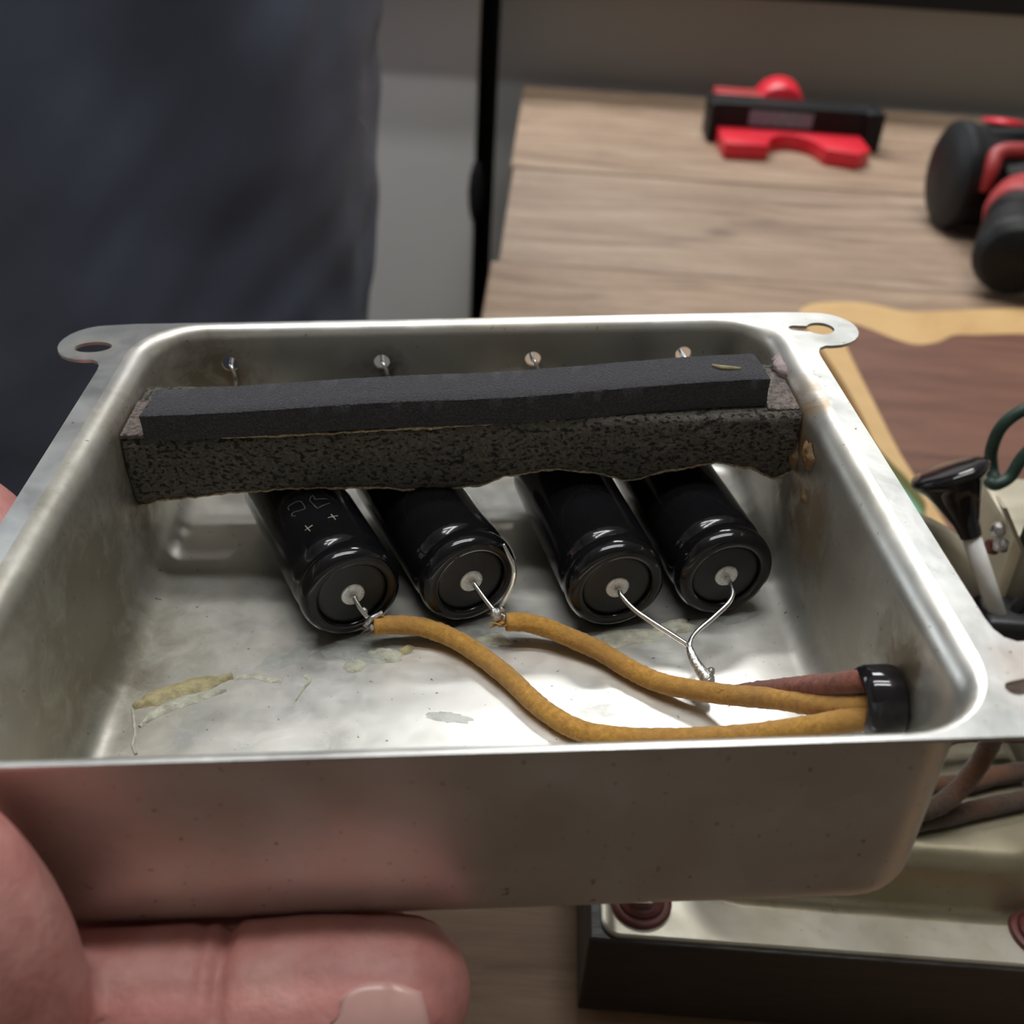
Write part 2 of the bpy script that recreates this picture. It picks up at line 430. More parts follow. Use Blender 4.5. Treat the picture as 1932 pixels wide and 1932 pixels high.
mk('pane', boxg((-0.03, -0.6, -0.55), (-0.02, 0.6, 0.55)), M_PANE, wn, smooth=False)
for lo, hi in (((-0.05, -0.6, -0.55), (0, -0.55, 0.55)), ((-0.05, 0.55, -0.55), (0, 0.6, 0.55)), ((-0.05, -0.6, -0.55), (0, 0.6, -0.5)), ((-0.05, -0.6, 0.5), (0, 0.6, 0.55)), ((-0.05, -0.02, -0.55), (0, 0.02, 0.55))):
    mk('frame_bar', boxg(lo, hi, 0.004), M_CEIL, wn, smooth=False)
# base cabinets behind the bench, a black gap between them, under one black worktop
def cabinet(x0, x1, label, mat):
    c = empty('base_cabinet', ((x0 + x1) / 2, 1.36, -0.75)); tag(c, label, 'cabinet', 'grey base cabinets behind the bench')
    off = ((x0 + x1) / 2, 1.36, -0.75)
    mk('carcass', boxg((x0 + 0.001, 1.078, -0.65), (x1 - 0.001, 1.66, 0.0885)), M_GAP, c, 1, off, False)
    mk('door', boxg((x0, 1.060, -0.64), (x1, 1.078, 0.0865), 0.0025), mat, c, 1, off, False)
    mk('plinth', boxg((x0, 1.11, -0.75), (x1, 1.64, -0.65)), M_GAP, c, 1, off, False)
    return c
ca = cabinet(-0.672, -0.0715, 'light grey base cabinet left of the black gap, beside the person', M_PANEL)
mk('seal', lathe([(0.0, -0.032), (0.004, -0.029), (0.007, -0.015), (0.008, 0), (0.007, 0.015), (0.004, 0.029), (0.0, 0.032)], 16, (-0.0700 + 0.3717, 1.062 - 1.36, -0.115 + 0.75)), M_GAP, ca)
cabinet(-0.052, 1.20, 'wide light grey base cabinet directly behind the far end of the bench', M_PANEL2)
sh = mk('worktop', boxg((-0.68, 1.012, 0.0895), (1.21, 1.66, 0.115), 0.002), M_BLKP, smooth=False)
tag(sh, 'black worktop on the grey cabinets, its edge crossing the top right corner', 'worktop')
for lx, ly, lp_ in LAMPS:
    cl = empty('ceiling_light', (lx, ly, 1.72))
    tag(cl, 'two-tube white ceiling lamp %s' % ('beyond the cabinets' if ly > 1 else 'above the bench'), 'lamp', 'ceiling lamps')
    mk('lamp_body', boxg((-0.66, -0.22, 0.0), (0.66, 0.22, 0.03), 0.006), M_CEIL, cl, smooth=False)
    for d in (-0.15, 0.15):
        mk('tube', lathe([(0.0, -0.62), (0.013, -0.62), (0.013, 0.62), (0.0, 0.62)], 16, (0, d, -0.018), (1, 0, 0)), M_TUBE, cl)

# ------------------------------------------------------------------ the bench
bench = empty('workbench', (0.0, 0.06, -0.75)); tag(bench, 'pale worn wooden workbench of wide planks', 'table')
seams = [(0.06, 0.232), (0.232, 0.405), (0.405, 0.5865), (0.5865, 0.773), (0.773, 1.031)]
for i, (a, b) in enumerate(seams):
    x0 = -0.0246 + (0.0, 0.001, -0.0035, 0.001, -0.001)[i]
    o = mk('plank', boxg((x0, a + 0.0009, -0.042), (1.30, b - 0.0009, -0.0006 * (i % 2)), 0.0016), M_BENCH[(0, 0, 1, 2, 1)[i]], smooth=False)
    o.parent = bench; o.matrix_parent_inverse = Matrix.Translation((0, -0.06, 0.75))
def under_bench(name, lo, hi):
    o = mk(name, boxg(lo, hi, 0.003), M_BENCH[0], smooth=False); o.parent = bench; o.matrix_parent_inverse = Matrix.Translation((0, -0.06, 0.75))
for x in (0.02, 1.19):
    for y in (0.10, 0.93): under_bench('leg', (x, y, -0.75), (x + 0.07, y + 0.07, -0.042))
under_bench('rail', (0.02, 0.12, -0.13), (0.05, 0.98, -0.042)); under_bench('rail', (1.22, 0.12, -0.13), (1.25, 0.98, -0.042))

# walnut board with pale live edge, on a teal mat
Q = 1.066
inner = [(0.1570, 0.300), (0.1545, 0.331), (0.1520, 0.36), (0.1516, 0.40), (0.1515, 0.4535), (0.1535, 0.478), (0.1597, 0.4847), (0.168, 0.4798), (0.1784, 0.4694), (0.1877, 0.465), (0.1994, 0.4698), (0.2102, 0.4793), (0.224, 0.4816), (0.2477, 0.4866), (0.30, 0.49), (0.42, 0.485)]
outer = [(0.1505, 0.300), (0.1500, 0.315), (0.1524, 0.3255), (0.1498, 0.3415), (0.1438, 0.3645), (0.1435, 0.39), (0.1420, 0.42), (0.1385, 0.4535), (0.1345, 0.49), (0.145, 0.507), (0.165, 0.5125), (0.178, 0.511), (0.1895, 0.506), (0.2017, 0.5059), (0.215, 0.5095), (0.232, 0.514), (0.2596, 0.5197), (0.31, 0.523), (0.42, 0.52)]
wal = empty('walnut_board', (0.16, 0.33, 0.0)); tag(wal, 'dark walnut board with a pale yellow live edge lying on the bench', 'board')
inner2 = [(p.x * Q, p.y * Q) for p in catmull([(x, y, 0) for x, y in inner], 5)]; outer2 = [(p.x * Q, p.y * Q) for p in catmull([(x, y, 0) for x, y in outer], 5)]
g = prism(inner2 + [(0.42 * Q, 0.300 * Q)], 0.0012, 0.006)
smooth_angle(mk('heartwood', g, M_HEART, wal, 1, (0.16, 0.33, 0.0)), 30)
g = prism(outer2 + inner2[::-1], 0.0012, 0.0059, 0.0)
smooth_angle(mk('sapwood_edge', g, M_SAP, wal, 1, (0.16, 0.33, 0.0)), 30)
tag(mk('cutting_mat', boxg((0.118, 0.27, 0.0), (0.40, 0.402, 0.0012), 0.0004), M_TEAL, smooth=False), 'teal green mat showing beside the walnut board at its left edge', 'mat')

# red and black contour gauge
cg = empty('contour_gauge', (0.2, 0.86, 0)); tag(cg, 'red and black contour gauge with a round knob, far along the bench', 'gauge')
pl = [(0.1385, 0.880), (0.1400, 0.830), (0.1745, 0.832)] + [(0.197 + 0.0215 * math.cos(a), 0.832 + 0.036 * math.sin(a)) for a in [PI - PI * k / 12 for k in range(1, 12)]] + [(0.2195, 0.832), (0.2435, 0.8235), (0.2560, 0.838), (0.2570, 0.880)]
off = (0.2, 0.86, 0)
smooth_angle(mk('lower_plate', prism(pl, 0.0, 0.0125, 0.001), M_REDP, cg, 1, off))
mk('pin_bar', boxg((0.1335, 0.880, 0.0), (0.2690, 0.908, 0.0310), 0.0015), M_BLKP, cg, 1, off, False)
mk('end_clamp', boxg((0.2580, 0.874, 0.0), (0.2735, 0.912, 0.0320), 0.003), M_BLKP, cg, 1, off, False)
mk('end_clamp', boxg((0.1315, 0.874, 0.0), (0.1375, 0.912, 0.0315), 0.002), M_BLKP, cg, 1, off, False)
lb = mk('label_strip', boxg((0.1640, 0.8794, 0.0150), (0.2160, 0.8799, 0.0270)), M_LABEL, cg, 1, off, False)
mk('upper_plate', boxg((0.139, 0.909, 0.006), (0.185, 0.935, 0.0315), 0.002), M_REDD, cg, 1, off, False)
mk('knob', lathe([(0.0, -0.014), (0.0195, -0.014), (0.0215, -0.012), (0.0215, 0.012), (0.0195, 0.014), (0.0, 0.014)], 30, (0.1945, 0.925, 0.0205), (0, 1, 0.15)), M_REDP, cg, 1, off)

# cordless drill lying on its side
dr = empty('cordless_drill', (0.30, 0.66, 0)); tag(dr, 'black and red cordless drill lying on the bench at the right edge', 'drill')
off = (0.30, 0.66, 0)
ax = Vector((1, 0.06, 0)).normalized()
dax = Vector((0.2655, 0.705, 0.035))
smooth_angle(mk('rear_housing', lathe([(0.0, -0.002), (0.020, -0.0005), (0.0295, 0.002), (0.0340, 0.005), (0.0350, 0.009), (0.0345, 0.0125), (0.0, 0.0125)], 28, dax, ax), M_BLKP, dr, 1, off), 40)
smooth_angle(mk('motor_housing', lathe([(0.0, 0.0115), (0.0325, 0.0115), (0.0330, 0.06), (0.0325, 0.095), (0.029, 0.105), (0.0, 0.105)], 28, dax, ax), M_BLKP, dr, 1, off), 40)
smooth_angle(mk('front_housing', lathe([(0.0, 0.104), (0.028, 0.104), (0.027, 0.135), (0.022, 0.150), (0.018, 0.152), (0.017, 0.175), (0.008, 0.188), (0.0, 0.188)], 28, dax, ax), M_BLKP, dr, 1, off), 40)
smooth_angle(mk('grip_pad', tube_geo(catmull([(0.296, 0.678, 0.040), (0.315, 0.676, 0.043), (0.345, 0.676, 0.044)], 6), lambda t: 0.0125, 14), M_BLKP, dr, 1, off), 40)
smooth_angle(mk('top_band', tube_geo(catmull([(0.286, 0.699, 0.0615), (0.315, 0.699, 0.0640), (0.350, 0.701, 0.0640)], 6), lambda t: 0.0065, 12), M_BLKP, dr, 1, off), 40)
mk('red_band', tube_geo(catmull([(0.2835, 0.6750, 0.0350), (0.2850, 0.6755, 0.0480), (0.2900, 0.6830, 0.0570), (0.310, 0.684, 0.0590), (0.350, 0.686, 0.0590)], 6), lambda t: 0.0052, 12), M_REDD, dr, 1, off)
mk('accent_panel', lathe([(0.0, 0.0), (0.013, 0.001), (0.0145, 0.003), (0.0, 0.0045)], 24, (0.3010, 0.716, 0.0660), (0, 0.1, 1)), M_REDP, dr, 1, off)
mk('vent_dot', lathe([(0.0, 0.0), (0.005, 0.001), (0.0055, 0.003), (0.0, 0.005)], 18, (0.3270, 0.704, 0.0690), (0, -0.3, 1)), M_CERAM, dr, 1, off)
hp = catmull([(0.318, 0.690, 0.033), (0.303, 0.655, 0.033), (0.291, 0.630, 0.033), (0.285, 0.612, 0.033)], 6)
mk('handle', tube_geo(hp, lambda t: 0.0205 - 0.003 * math.sin(PI * t), 20), M_BLKP, dr, 1, off)
mk('handle_collar', tube_geo(catmull([(0.3035, 0.656, 0.0332), (0.2960, 0.640, 0.0332), (0.2900, 0.627, 0.0330)], 5), lambda t: 0.0200 + 0.0012 * math.sin(PI * t), 20), M_REDD, dr, 1, off)
bp = catmull([(0.287, 0.618, 0.031), (0.281, 0.600, 0.029), (0.276, 0.585, 0.027), (0.272, 0.572, 0.026)], 6)
mk('battery', tube_geo(bp, lambda t: 0.0200 + 0.0050 * t - 0.007 * max(0, t - 0.8) / 0.2, 22), M_BLKP, dr, 1, off)
mk('battery_latch', lathe([(0.0, 0.0), (0.007, 0.001), (0.0085, 0.003), (0.0, 0.005)], 20, (0.2845, 0.5680, 0.0350), (0.35, -0.75, 0.8)), M_REDP, dr, 1, off)

# ------------------------------------------------------------------ the chassis under the tray
cb = empty('chassis_base', (0.16, 0.26, 0)); tag(cb, 'blackened wooden base box under the metal tray, lower right', 'box')
off = (0.16, 0.26, 0)
mk('box', boxg((0.0215, 0.1279, 0.0018), (0.33, 0.262, 0.0302), 0.0006), M_BASE, cb, 1, off, False)
mk('bottom_plate', boxg((0.0235, 0.1300, 0.0), (0.328, 0.260, 0.0018)), M_CAN, cb, 1, off, False)
can = empty('steel_can', (0.084, 0.165, 0.0302)); tag(can, 'grey steel can with rolled flange screwed onto the black base box', 'can')
off = (0.084, 0.165, 0.0302)
def rr(hx0, hx1, hy0, hy1, r, z): return rrect((hx1 - hx0) / 2, (hy1 - hy0) / 2, r, z, 8, 8, (hx0 + hx1) / 2, (hy0 + hy1) / 2)
fl = loft([rr(0.0242, 0.150, 0.1287, 0.261, 0.004, 0.0302), rr(0.0242, 0.150, 0.1287, 0.261, 0.004, 0.0310), rr(0.0246, 0.1496, 0.1291, 0.2606, 0.0038, 0.0314)], True, True)
smooth_angle(mk('flange', fl, M_CAN, can, 1, off), 40)
X0, X1, Y0, Y1 = 0.0435, 0.1250, 0.1405, 0.1900
rows = []
for d, z in ((0.0030, 0.0313), (0.0014, 0.0318), (0.0004, 0.0330), (0.0, 0.0345), (-0.0006, 0.0440), (-0.0012, 0.0468), (-0.0026, 0.0485), (-0.0046, 0.0491), (-0.0075, 0.0491)):
    rows.append(rr(X0 - d, X1 + d, Y0 - d, Y1 + d, 0.013 + d, z))
M_SHELL = metal_mat('grimy_steel_can', (0.44, 0.39, 0.29), [((30, -10, 24), 60, (0.34, 0.30, 0.20), 0.5)], 0.9, (0.26, 0.42), 0.88)
smooth_angle(mk('shell', loft(rows, False, True), M_SHELL, can, 1, off), 50)
def washer(x, y):
    w = empty('washer_and_nut', (x, y, 0.0314))
    mk('fibre_washer', lathe([(0.0030, 0.0), (0.0068, 0.0), (0.0068, 0.0009), (0.0064, 0.0012), (0.0030, 0.0012), (0.0030, 0.0)], 32), M_WASH, w)
    mk('inner_washer', lathe([(0.0028, 0.0012), (0.0052, 0.0012), (0.0051, 0.0020), (0.0028, 0.0020)], 32), M_WASH, w)
    mk('hex_nut', loft([[Vector((0.0036 * k * math.cos(a * PI / 3), 0.0036 * k * math.sin(a * PI / 3), z)) for a in range(6)] for k, z in ((1, 0.0012), (1, 0.0042), (0.9, 0.0046))]), M_STEEL, w, smooth=False)
    return w
tag(washer(0.0330, 0.1372), 'red-brown fibre washer with nut at the left corner of the can flange', 'washer', 'washers on the can flange')
tag(washer(0.1215, 0.1366), 'red-brown fibre washer with hex nut at the right edge of the can flange', 'washer', 'washers on the can flange')

def cloth_cable(name, pts, r, mat, label, cat='wire', seg=14, n=10, jit=0.10, jf=900):
    P = catmull(pts, n); o0 = P[0].copy()
    g = tube_geo([p - o0 for p in P], lambda t: r, seg, jit, jf)
    o = mk(name, g, mat); o.location = o0
    return tag(o, label, cat)
gx = TW((86, -46, -22))
cloth_cable('brown_wire', [gx, gx + Vector((0.012, 0.004, -0.002)), (0.090, 0.138, 0.106), (0.1020, 0.153, 0.0780), (0.1040, 0.1555, 0.0660), (0.1010, 0.1535, 0.0580), (0.0955, 0.1500, 0.0555), (0.088, 0.1480, 0.0545), (0.074, 0.148, 0.0530)], 0.0022, M_BRN, 'dark brown cloth wire bending back left under the tray corner')
cloth_cable('brown_wire', [(0.086, 0.1600, 0.0513), (0.096, 0.1590, 0.0513), (0.106, 0.1605, 0.0513), (0.118, 0.1645, 0.0515), (0.150, 0.172, 0.0515)], 0.0022, M_BRN, 'brown cloth wire lying on the can between its neighbours, close behind the lowest one')
cloth_cable('brown_wire', [(0.082, 0.1445, 0.0511), (0.090, 0.1478, 0.0512), (0.0985, 0.1505, 0.0512), (0.110, 0.1545, 0.0512), (0.125, 0.159, 0.0512), (0.150, 0.164, 0.0512)], 0.0021, M_BRN, 'brown cloth wire lying lowest across the front of the grey can top')
cloth_cable('maroon_wire', [(0.098, 0.1665, 0.0560), (0.106, 0.1695, 0.0575), (0.116, 0.171, 0.0570), (0.130, 0.172, 0.0560), (0.150, 0.174, 0.0550)], 0.0017, M_MAR, 'maroon cloth wire running right above the brown wires on the can')

# round can, knob, bracket and green loop behind the right flange
rc = lathe([(0.0, 0.0), (0.026, 0.0), (0.0305, 0.0022), (0.032, 0.006), (0.032, 0.010), (0.029, 0.013), (0.0, 0.014)], 48, (0, 0, 0), (0, 1, 0))
o = smooth_angle(mk('round_can', rc, M_BEIGE), 50); o.location = (0.0875, 0.1965, 0.0632)
tag(o, 'beige round metal can lying behind the right flange of the tray', 'can')
kn = empty('control_cap', (0.114, 0.1935, 0.0735)); tag(kn, 'glossy black knob on an off-white sleeve behind the tray', 'knob')
ka, kn1, kb = Vector((0.0988, 0.204, 0.1075)), Vector((0.1058, 0.1975, 0.0945)), Vector((0.1163, 0.1905, 0.0755))
off = (0.114, 0.1935, 0.0735)
kx = kn1 - ka; kl = kx.length
smooth_angle(mk('cap', lathe([(0.0, -0.0014), (0.0060, -0.0013), (0.0084, -0.0008), (0.0090, 0.0002), (0.0087, 0.0012), (0.0078, 0.0020), (0.0066, 0.0036), (0.0054, 0.0062), (0.0042, 0.0092), (0.0030, 0.0125), (0.0024, kl), (0.0, kl)], 40, ka, kx), M_BAKE, kn, 1, off), 60)
mk('sleeve', tube_geo([kn1 + kx * -0.02, kn1.lerp(kb, 0.5), kb], 0.0021, 18), M_CERAM, kn, 1, off)
br = empty('terminal_bracket', (0.122, 0.2, 0.0314)); off = (0.122, 0.2, 0.0314)
tag(br, 'thin metal bracket with soldered lug beside the black knob', 'bracket')
mk('plate', loft([[Vector((x, y, z)) for x, y in ((x0, 0.1985), (x0 + 0.0011, 0.1985), (x0 + 0.0011, 0.2035), (x0, 0.2035))] for x0, z in ((0.1108, 0.1025), (0.1150, 0.0965), (0.1192, 0.0905), (0.1212, 0.060), (0.1216, 0.0314))]), M_BEIGE, br, 1, off, False)
mk('dark_plate', boxg((0.1204, 0.1995, 0.0880), (0.150, 0.2040, 0.1065), 0.0005), M_BLKP, br, 1, off, False)
mk('solder_lug', merge([blobv for blobv in (lathe([(0.0, -0.0022), (0.0016, -0.0012), (0.0019, 0.0), (0.0012, 0.0017), (0.0, 0.0022)], 12, (0.1118, 0.1985, 0.0962)), lathe([(0.0, -0.002), (0.0020, -0.001), (0.0017, 0.001), (0.0, 0.002)], 12, (0.1135, 0.198, 0.0925)))]), M_SOLDER, br, 1, off)
mk('rust_spot', lathe([(0.0, -0.0022), (0.0020, -0.001), (0.0017, 0.001), (0.0, 0.002)], 12, (0.1122, 0.199, 0.0910)), M_WASH, br, 1, off)
tb = mk('terminal_block', boxg((-0.0100, -0.006, 0.0), (0.020, 0.006, 0.0275), 0.002), M_RUBBER); tb.location = (0.1215, 0.192, 0.0505)
tag(tb, 'black rubber block beneath the off-white sleeve, behind the tray ear', 'block')
cloth_cable('black_wire', [(0.1190, 0.1915, 0.076), (0.1215, 0.1925, 0.0815), (0.1250, 0.194, 0.0870), (0.132, 0.196, 0.0935), (0.145, 0.198, 0.095)], 0.0014, M_RUBBER, 'thin black wire rising right from the rubber block', jit=0)
o = smooth_angle(mk('square_can', boxg((-0.024, -0.012, 0.0), (0.024, 0.02, 0.0560), 0.003), M_BEIGE), 40); o.location = (0.1465, 0.2185, 0.0314)
tag(o, 'beige square can at the right edge behind the bracket', 'can')
cloth_cable('green_wire', [(0.140, 0.224, 0.1225), (0.128, 0.222, 0.1205), (0.1190, 0.2205, 0.1166), (0.1150, 0.220, 0.1120), (0.1146, 0.220, 0.1055), (0.1160, 0.2195, 0.1005), (0.1165, 0.217, 0.0985), (0.1150, 0.2155, 0.0985), (0.1165, 0.2150, 0.0985), (0.1195, 0.216, 0.1005), (0.1215, 0.217, 0.1065), (0.128, 0.219, 0.1130), (0.140, 0.222, 0.1160)], 0.00155, M_GREEN, 'dark green wire bent into a loop above the bracket', jit=0)

# ------------------------------------------------------------------ the tray
H = 44.0
tray = tray_thing('metal_tray', (0, 0, -H)); tag(tray, 'shallow zinc-plated metal tray with mounting ears, held in the hand', 'tray')
def tray_part(name, geo, mat, smooth=True):
    o = mk(name, geo, mat, tray, U, smooth=smooth); o.matrix_world = MT; return o
# pressed pan: rows of rounded rectangles from the rim bend to the floor
R0 = 12.0
def arc_rows(n=9):
    out = []
    for k in range(n + 1):
        a = PI / 2 * k / n; u, w = 1 - math.sin(a), 1 - math.cos(a)      # 1..0 outward, 0..1 downward
        out.append((77.3 + 4.9 * u, 70.0 + 3.2 * u, 71.5 + 1.5 * u, -4.6 * w, -3.4 * w, -1.5 * w))
    return out
rows = []
def pan_row(hx, hyb, hyf, z, r):
    return rrect(hx, (hyb + hyf) / 2, r, z, 8, 14, 0, (hyb - hyf) / 2)
for hx, hyb, hyf, zs, zb_, zf in arc_rows():
    ring = pan_row(hx, hyb, hyf, 0.0, R0 + (hx - 77.3))
    for p in ring:                      # the bend drops at its own rate on each side
        ex = abs(p.x) / hx; ey = (p.y / hyb) if p.y > 0 else (-p.y / hyf)
        ws, wy = ex ** 24, ey ** 24
        p.z = (ws * zs + wy * (zb_ if p.y > 0 else zf)) / max(ws + wy, 1e-9)
    rows.append(ring)
for z, d in ((-6.0, 0.0), (-9.5, -0.02), (-13, -0.05), (-20, -0.12), (-28, -0.2), (-37.5, -0.3)):
    rows.append(pan_row(77.3 + d, 70.0 + d, 71.5 + d, z, R0 + d))
for k in range(1, 8):
    a = PI / 2 * k / 7; d = -0.3 - 6.4 * (1 - math.cos(a))
    rows.append(pan_row(77.3 + d, 70.0 + d, 71.5 + d, -37.6 - 6.4 * math.sin(a), R0 + d))
rows.append(pan_row(67.0, 60.0, 61.5, -H, 2.5))
g = loft(rows[::-1], True, False)
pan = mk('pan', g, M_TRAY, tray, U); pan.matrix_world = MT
md = pan.modifiers.new('thick', 'SOLIDIFY'); md.thickness = 0.9 * U; md.offset = -1
me = evaluated(pan)
bm = bmesh.new(); bm.from_mesh(me); bmesh.ops.recalc_face_normals(bm, faces=bm.faces[:])
zmin = min(v.co.z for v in bm.verts) / U
if zmin > -H - 0.1:              # thickness must lie outside the inner surface
    bm.free(); md.offset = 1; me = evaluated(pan); bm = bmesh.new(); bm.from_mesh(me); bmesh.ops.recalc_face_normals(bm, faces=bm.faces[:])
bm.to_mesh(me); bm.free()
pan.modifiers.clear(); pan.data = me
HOLES = [(-61.1, -10.2), (-21.5, -10.4), (18.2, -10.4), (58.0, -9.8)]
cut = merge([lathe([(0.0, 60), (2.1, 60), (2.1, 80), (0.0, 80)], 24, (x, 0, z), (0, 1, 0)) for x, z in HOLES] + [lathe([(0.0, 70), (4.6, 70), (4.6, 90), (0.0, 90)], 28, (0, -46.5, -20), (1, 0, 0))])
cutter = mk('cutter', cut, None, None, U); cutter.matrix_world = MT
bm = bmesh.new(); bm.from_mesh(cutter.data); bmesh.ops.remove_doubles(bm, verts=bm.verts[:], dist=1e-6); bmesh.ops.recalc_face_normals(bm, faces=bm.faces[:]); bm.to_mesh(cutter.data); bm.free()
md = pan.modifiers.new('holes', 'BOOLEAN'); md.object = cutter; md.operation = 'DIFFERENCE'; md.solver = 'EXACT'
me = evaluated(pan); pan.modifiers.clear(); pan.data = me
bpy.data.objects.remove(cutter)
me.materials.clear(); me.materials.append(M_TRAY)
smooth_angle(pan, 40)
# flange sheet with four keyhole ears: a filled 2D curve
def flange():
    cv = bpy.data.curves.new('flange', 'CURVE'); cv.dimensions = '2D'; cv.fill_mode = 'BOTH'; cv.extrude = 0.40 * U
    def poly(pts):
        s = cv.splines.new('POLY'); s.points.add(len(pts) - 1); s.use_cyclic_u = True
        for p, q in zip(s.points, pts): p.co = (q[0] * U, q[1] * U, 0, 1)
    q = []       # one quadrant (back right), mirrored to the others
    q += [(86.7, 0.0), (86.7, 30.0), (86.7, 48.0), (87.0, 50.6), (87.9, 52.6), (89.6, 53.7)]
    for k in range(13):
        a = math.radians(-90 + 180 * k / 12); q.append((91.2 + 9.2 * math.cos(a), 63.3 + 9.7 * math.sin(a)))
    q += [(84.0, 73.6), (70.0, 73.6), (40.0, 73.6), (0.0, 73.6)]
    qb = [(x, y) for x, y in q]
    out = qb + [(-x, y) for x, y in qb[::-1][1:]] + [(-x, -y) for x, y in qb[1:]] + [(x, -y) for x, y in qb[::-1][1:-1]]
    poly(out)
    poly([(p.x, p.y) for p in rrect(82.15, 73.05, 16.8, 0, 10, 6, 0, 0.1)][::-1])
    for sx in (-1, 1):
        for sy in (-1, 1):
            kh = []
            for k in range(17):
                a = math.radians(-152 + 304 * k / 16); kh.append((91.0 + 3.5 * math.cos(a), 63.4 + 3.5 * math.sin(a)))
            for k in range(7):
                a = math.radians(90 + 180 * k / 6); kh.append((84.6 + 1.5 * math.cos(a), 64.0 + 1.5 * math.sin(a)))
            if sx < 0: kh = [(91.3 + 4.6 * math.cos(2 * PI * k / 20), 60.6 + 2.9 * math.sin(2 * PI * k / 20)) for k in range(20)]
            poly([(sx * x, sy * y) for x, y in kh])
    o = bpy.data.objects.new('flange_curve', cv); COL.objects.link(o)
    me = evaluated(o); bpy.data.objects.remove(o)
    for v in me.vertices: v.co.z -= 0.40 * U
    f = link('flange', me, M_FLANGE, tray, MT)
    return smooth_angle(f, 40)
flange()
# dried glue on the floor and walls
def gl(name, geo, mat): return tray_part(name, geo, mat)
ZF = -H + 0.05
gl('glue_smear', ribbon([(-69.9, -19.5, ZF), (-67, -17.4, ZF), (-61, -14.3, ZF), (-55, -12.6, ZF), (-50.8, -11.2, ZF)], lambda t: 0.8 + 1.5 * math.sin(PI * min(1, t * 1.05)), 1.0), M_GLUEY)
gl('glue_smear', ribbon([(-67.2, -25.0, ZF), (-65, -21.5, ZF), (-60.5, -18.6, ZF), (-55, -16.2, ZF), (-51.5, -15.2, ZF)], lambda t: 0.55 + 0.9 * math.sin(PI * t), 0.7), M_GLUE)
gl('glue_smear', ribbon([(-70.0, -19.8, ZF), (-68.6, -24, ZF), (-67.6, -27, ZF), (-67.3, -30, ZF), (-66.0, -32.4, ZF)], lambda t: 0.35, 0.4), M_GLUE)
gl('glue_smear', ribbon([(-50.0, -11.6, ZF), (-46.0, -11.2, ZF), (-42.5, -12.6, ZF), (-40, -12.8, ZF)], lambda t: 0.7, 0.3), M_GLUE)
gl('glue_smear', ribbon([(-35.2, -11.6, ZF), (-34.2, -13.0, ZF), (-35.0, -15.2, ZF), (-36.3, -19.0, ZF)], lambda t: 0.6 * (1 - t) + 0.12, 0.4), M_GLUE)
for i, (x, y, rx, ry, rot, h, m) in enumerate(((-22, -4.2, 9.5, 4.0, -0.1, 0.9, M_GLUEC), (-18.5, -5.6, 5.0, 2.2, -0.2, 1.0, M_GLUE), (-24.8, -8.9, 2.3, 1.9, 0.3, 0.8, M_GLUE), (-14.0, -4.6, 2.2, 1.3, 0.5, 0.9, M_GLUEY),
        (-36.5, 1.2, 2.4, 2.0, 0, 1.0, M_GLUEC), (-40.0, -6.0, 6.0, 2.6, 0.4, 0.3, M_GLUEC), (0.5, 1.2, 8.0, 2.0, 0.05, 0.8, M_GLUEC), (6.0, -1.8, 4.0, 2.0, -0.2, 0.7, M_GLUE), (35.5, -2.2, 9.5, 2.6, 0.08, 1.0, M_GLUE), (47.0, 0.6, 4.5, 2.8, 0.3, 1.3, M_GLUE), (62.0, 3.2, 5.5, 1.5, 0.35, 0.7, M_GLUEC), (-9.0, 3.0, 5.0, 3.0, 0, 0.9, M_GLUE),
        (26.5, -24.5, 5.5, 2.0, 0.1, 0.18, M_GLUEC), (-4.0, -25.0, 4.5, 1.5, -0.2, 0.15, M_GLUEC))):
    gl('glue_patch', blob(x, y, ZF, rx, ry, rot, h, i * 1.7 + 0.3), m)
def wall_lump(y, z, ry, rz, h, seed, mat, name):
    v, f = blob(0, 0, 0, ry, rz, 0, h, seed)
    x0 = 77.1
    return gl(name, ([Vector((x0 - p.z, y + p.x, z + p.y)) for p in v], [tuple(q[::-1]) for q in f]), mat)
wall_lump(27.0, -14.5, 3.0, 3.4, 1.8, 4.1, M_RESIN, 'resin_lump')
wall_lump(18.0, -9.5, 3.4, 3.8, 1.2, 7.7, M_RESIN, 'resin_lump')
wall_lump(16.0, -19.0, 1.8, 1.4, 0.8, 9.2, M_RESIN, 'resin_lump')
wall_lump(46.0, -1.6, 5.2, 1.7, 2.0, 5.5, M_GLUEP, 'pink_glue_lump')
wall_lump(43.5, -5.5, 2.6, 2.6, 1.2, 2.5, M_GLUEP, 'pink_glue_lump')

# ------------------------------------------------------------------ foam strips
def lerp_tab(tab, x):
    if x <= tab[0][0]: return tab[0][1]
    for (a, va), (b, vb) in zip(tab, tab[1:]):
        if x <= b:
            t = (x - a) / (b - a); t = t * t * (3 - 2 * t); return va + (vb - va) * t
    return tab[-1][1]
BOT = [(-78.9, -25.2), (-68, -23.4), (-53, -21.8), (-38, -20.8), (-22, -20.8), (-12.2, -21.8), (-6, -22.3), (2.8, -21.2), (10.3, -19.1), (20.2, -17.6), (28.9, -18.5), (39, -21.0), (48.8, -18.0), (58.7, -16.3), (66.3, -17.7), (73.1, -20.9), (77, -19)]
TOP = [(-77.3, -6.6), (-61, -6.9), (-44.7, -6.8), (-32.8, -6.2), (-20.8, -5.5), (-2.9, -5.2), (15.1, -4.3), (45.1, -3.7), (76, -3.4)]
FY = lambda x: 26.6 + 0.5 * math.sin(x * 0.07)
rings, top_edge, bot_edge = [], [], []
NX = 170
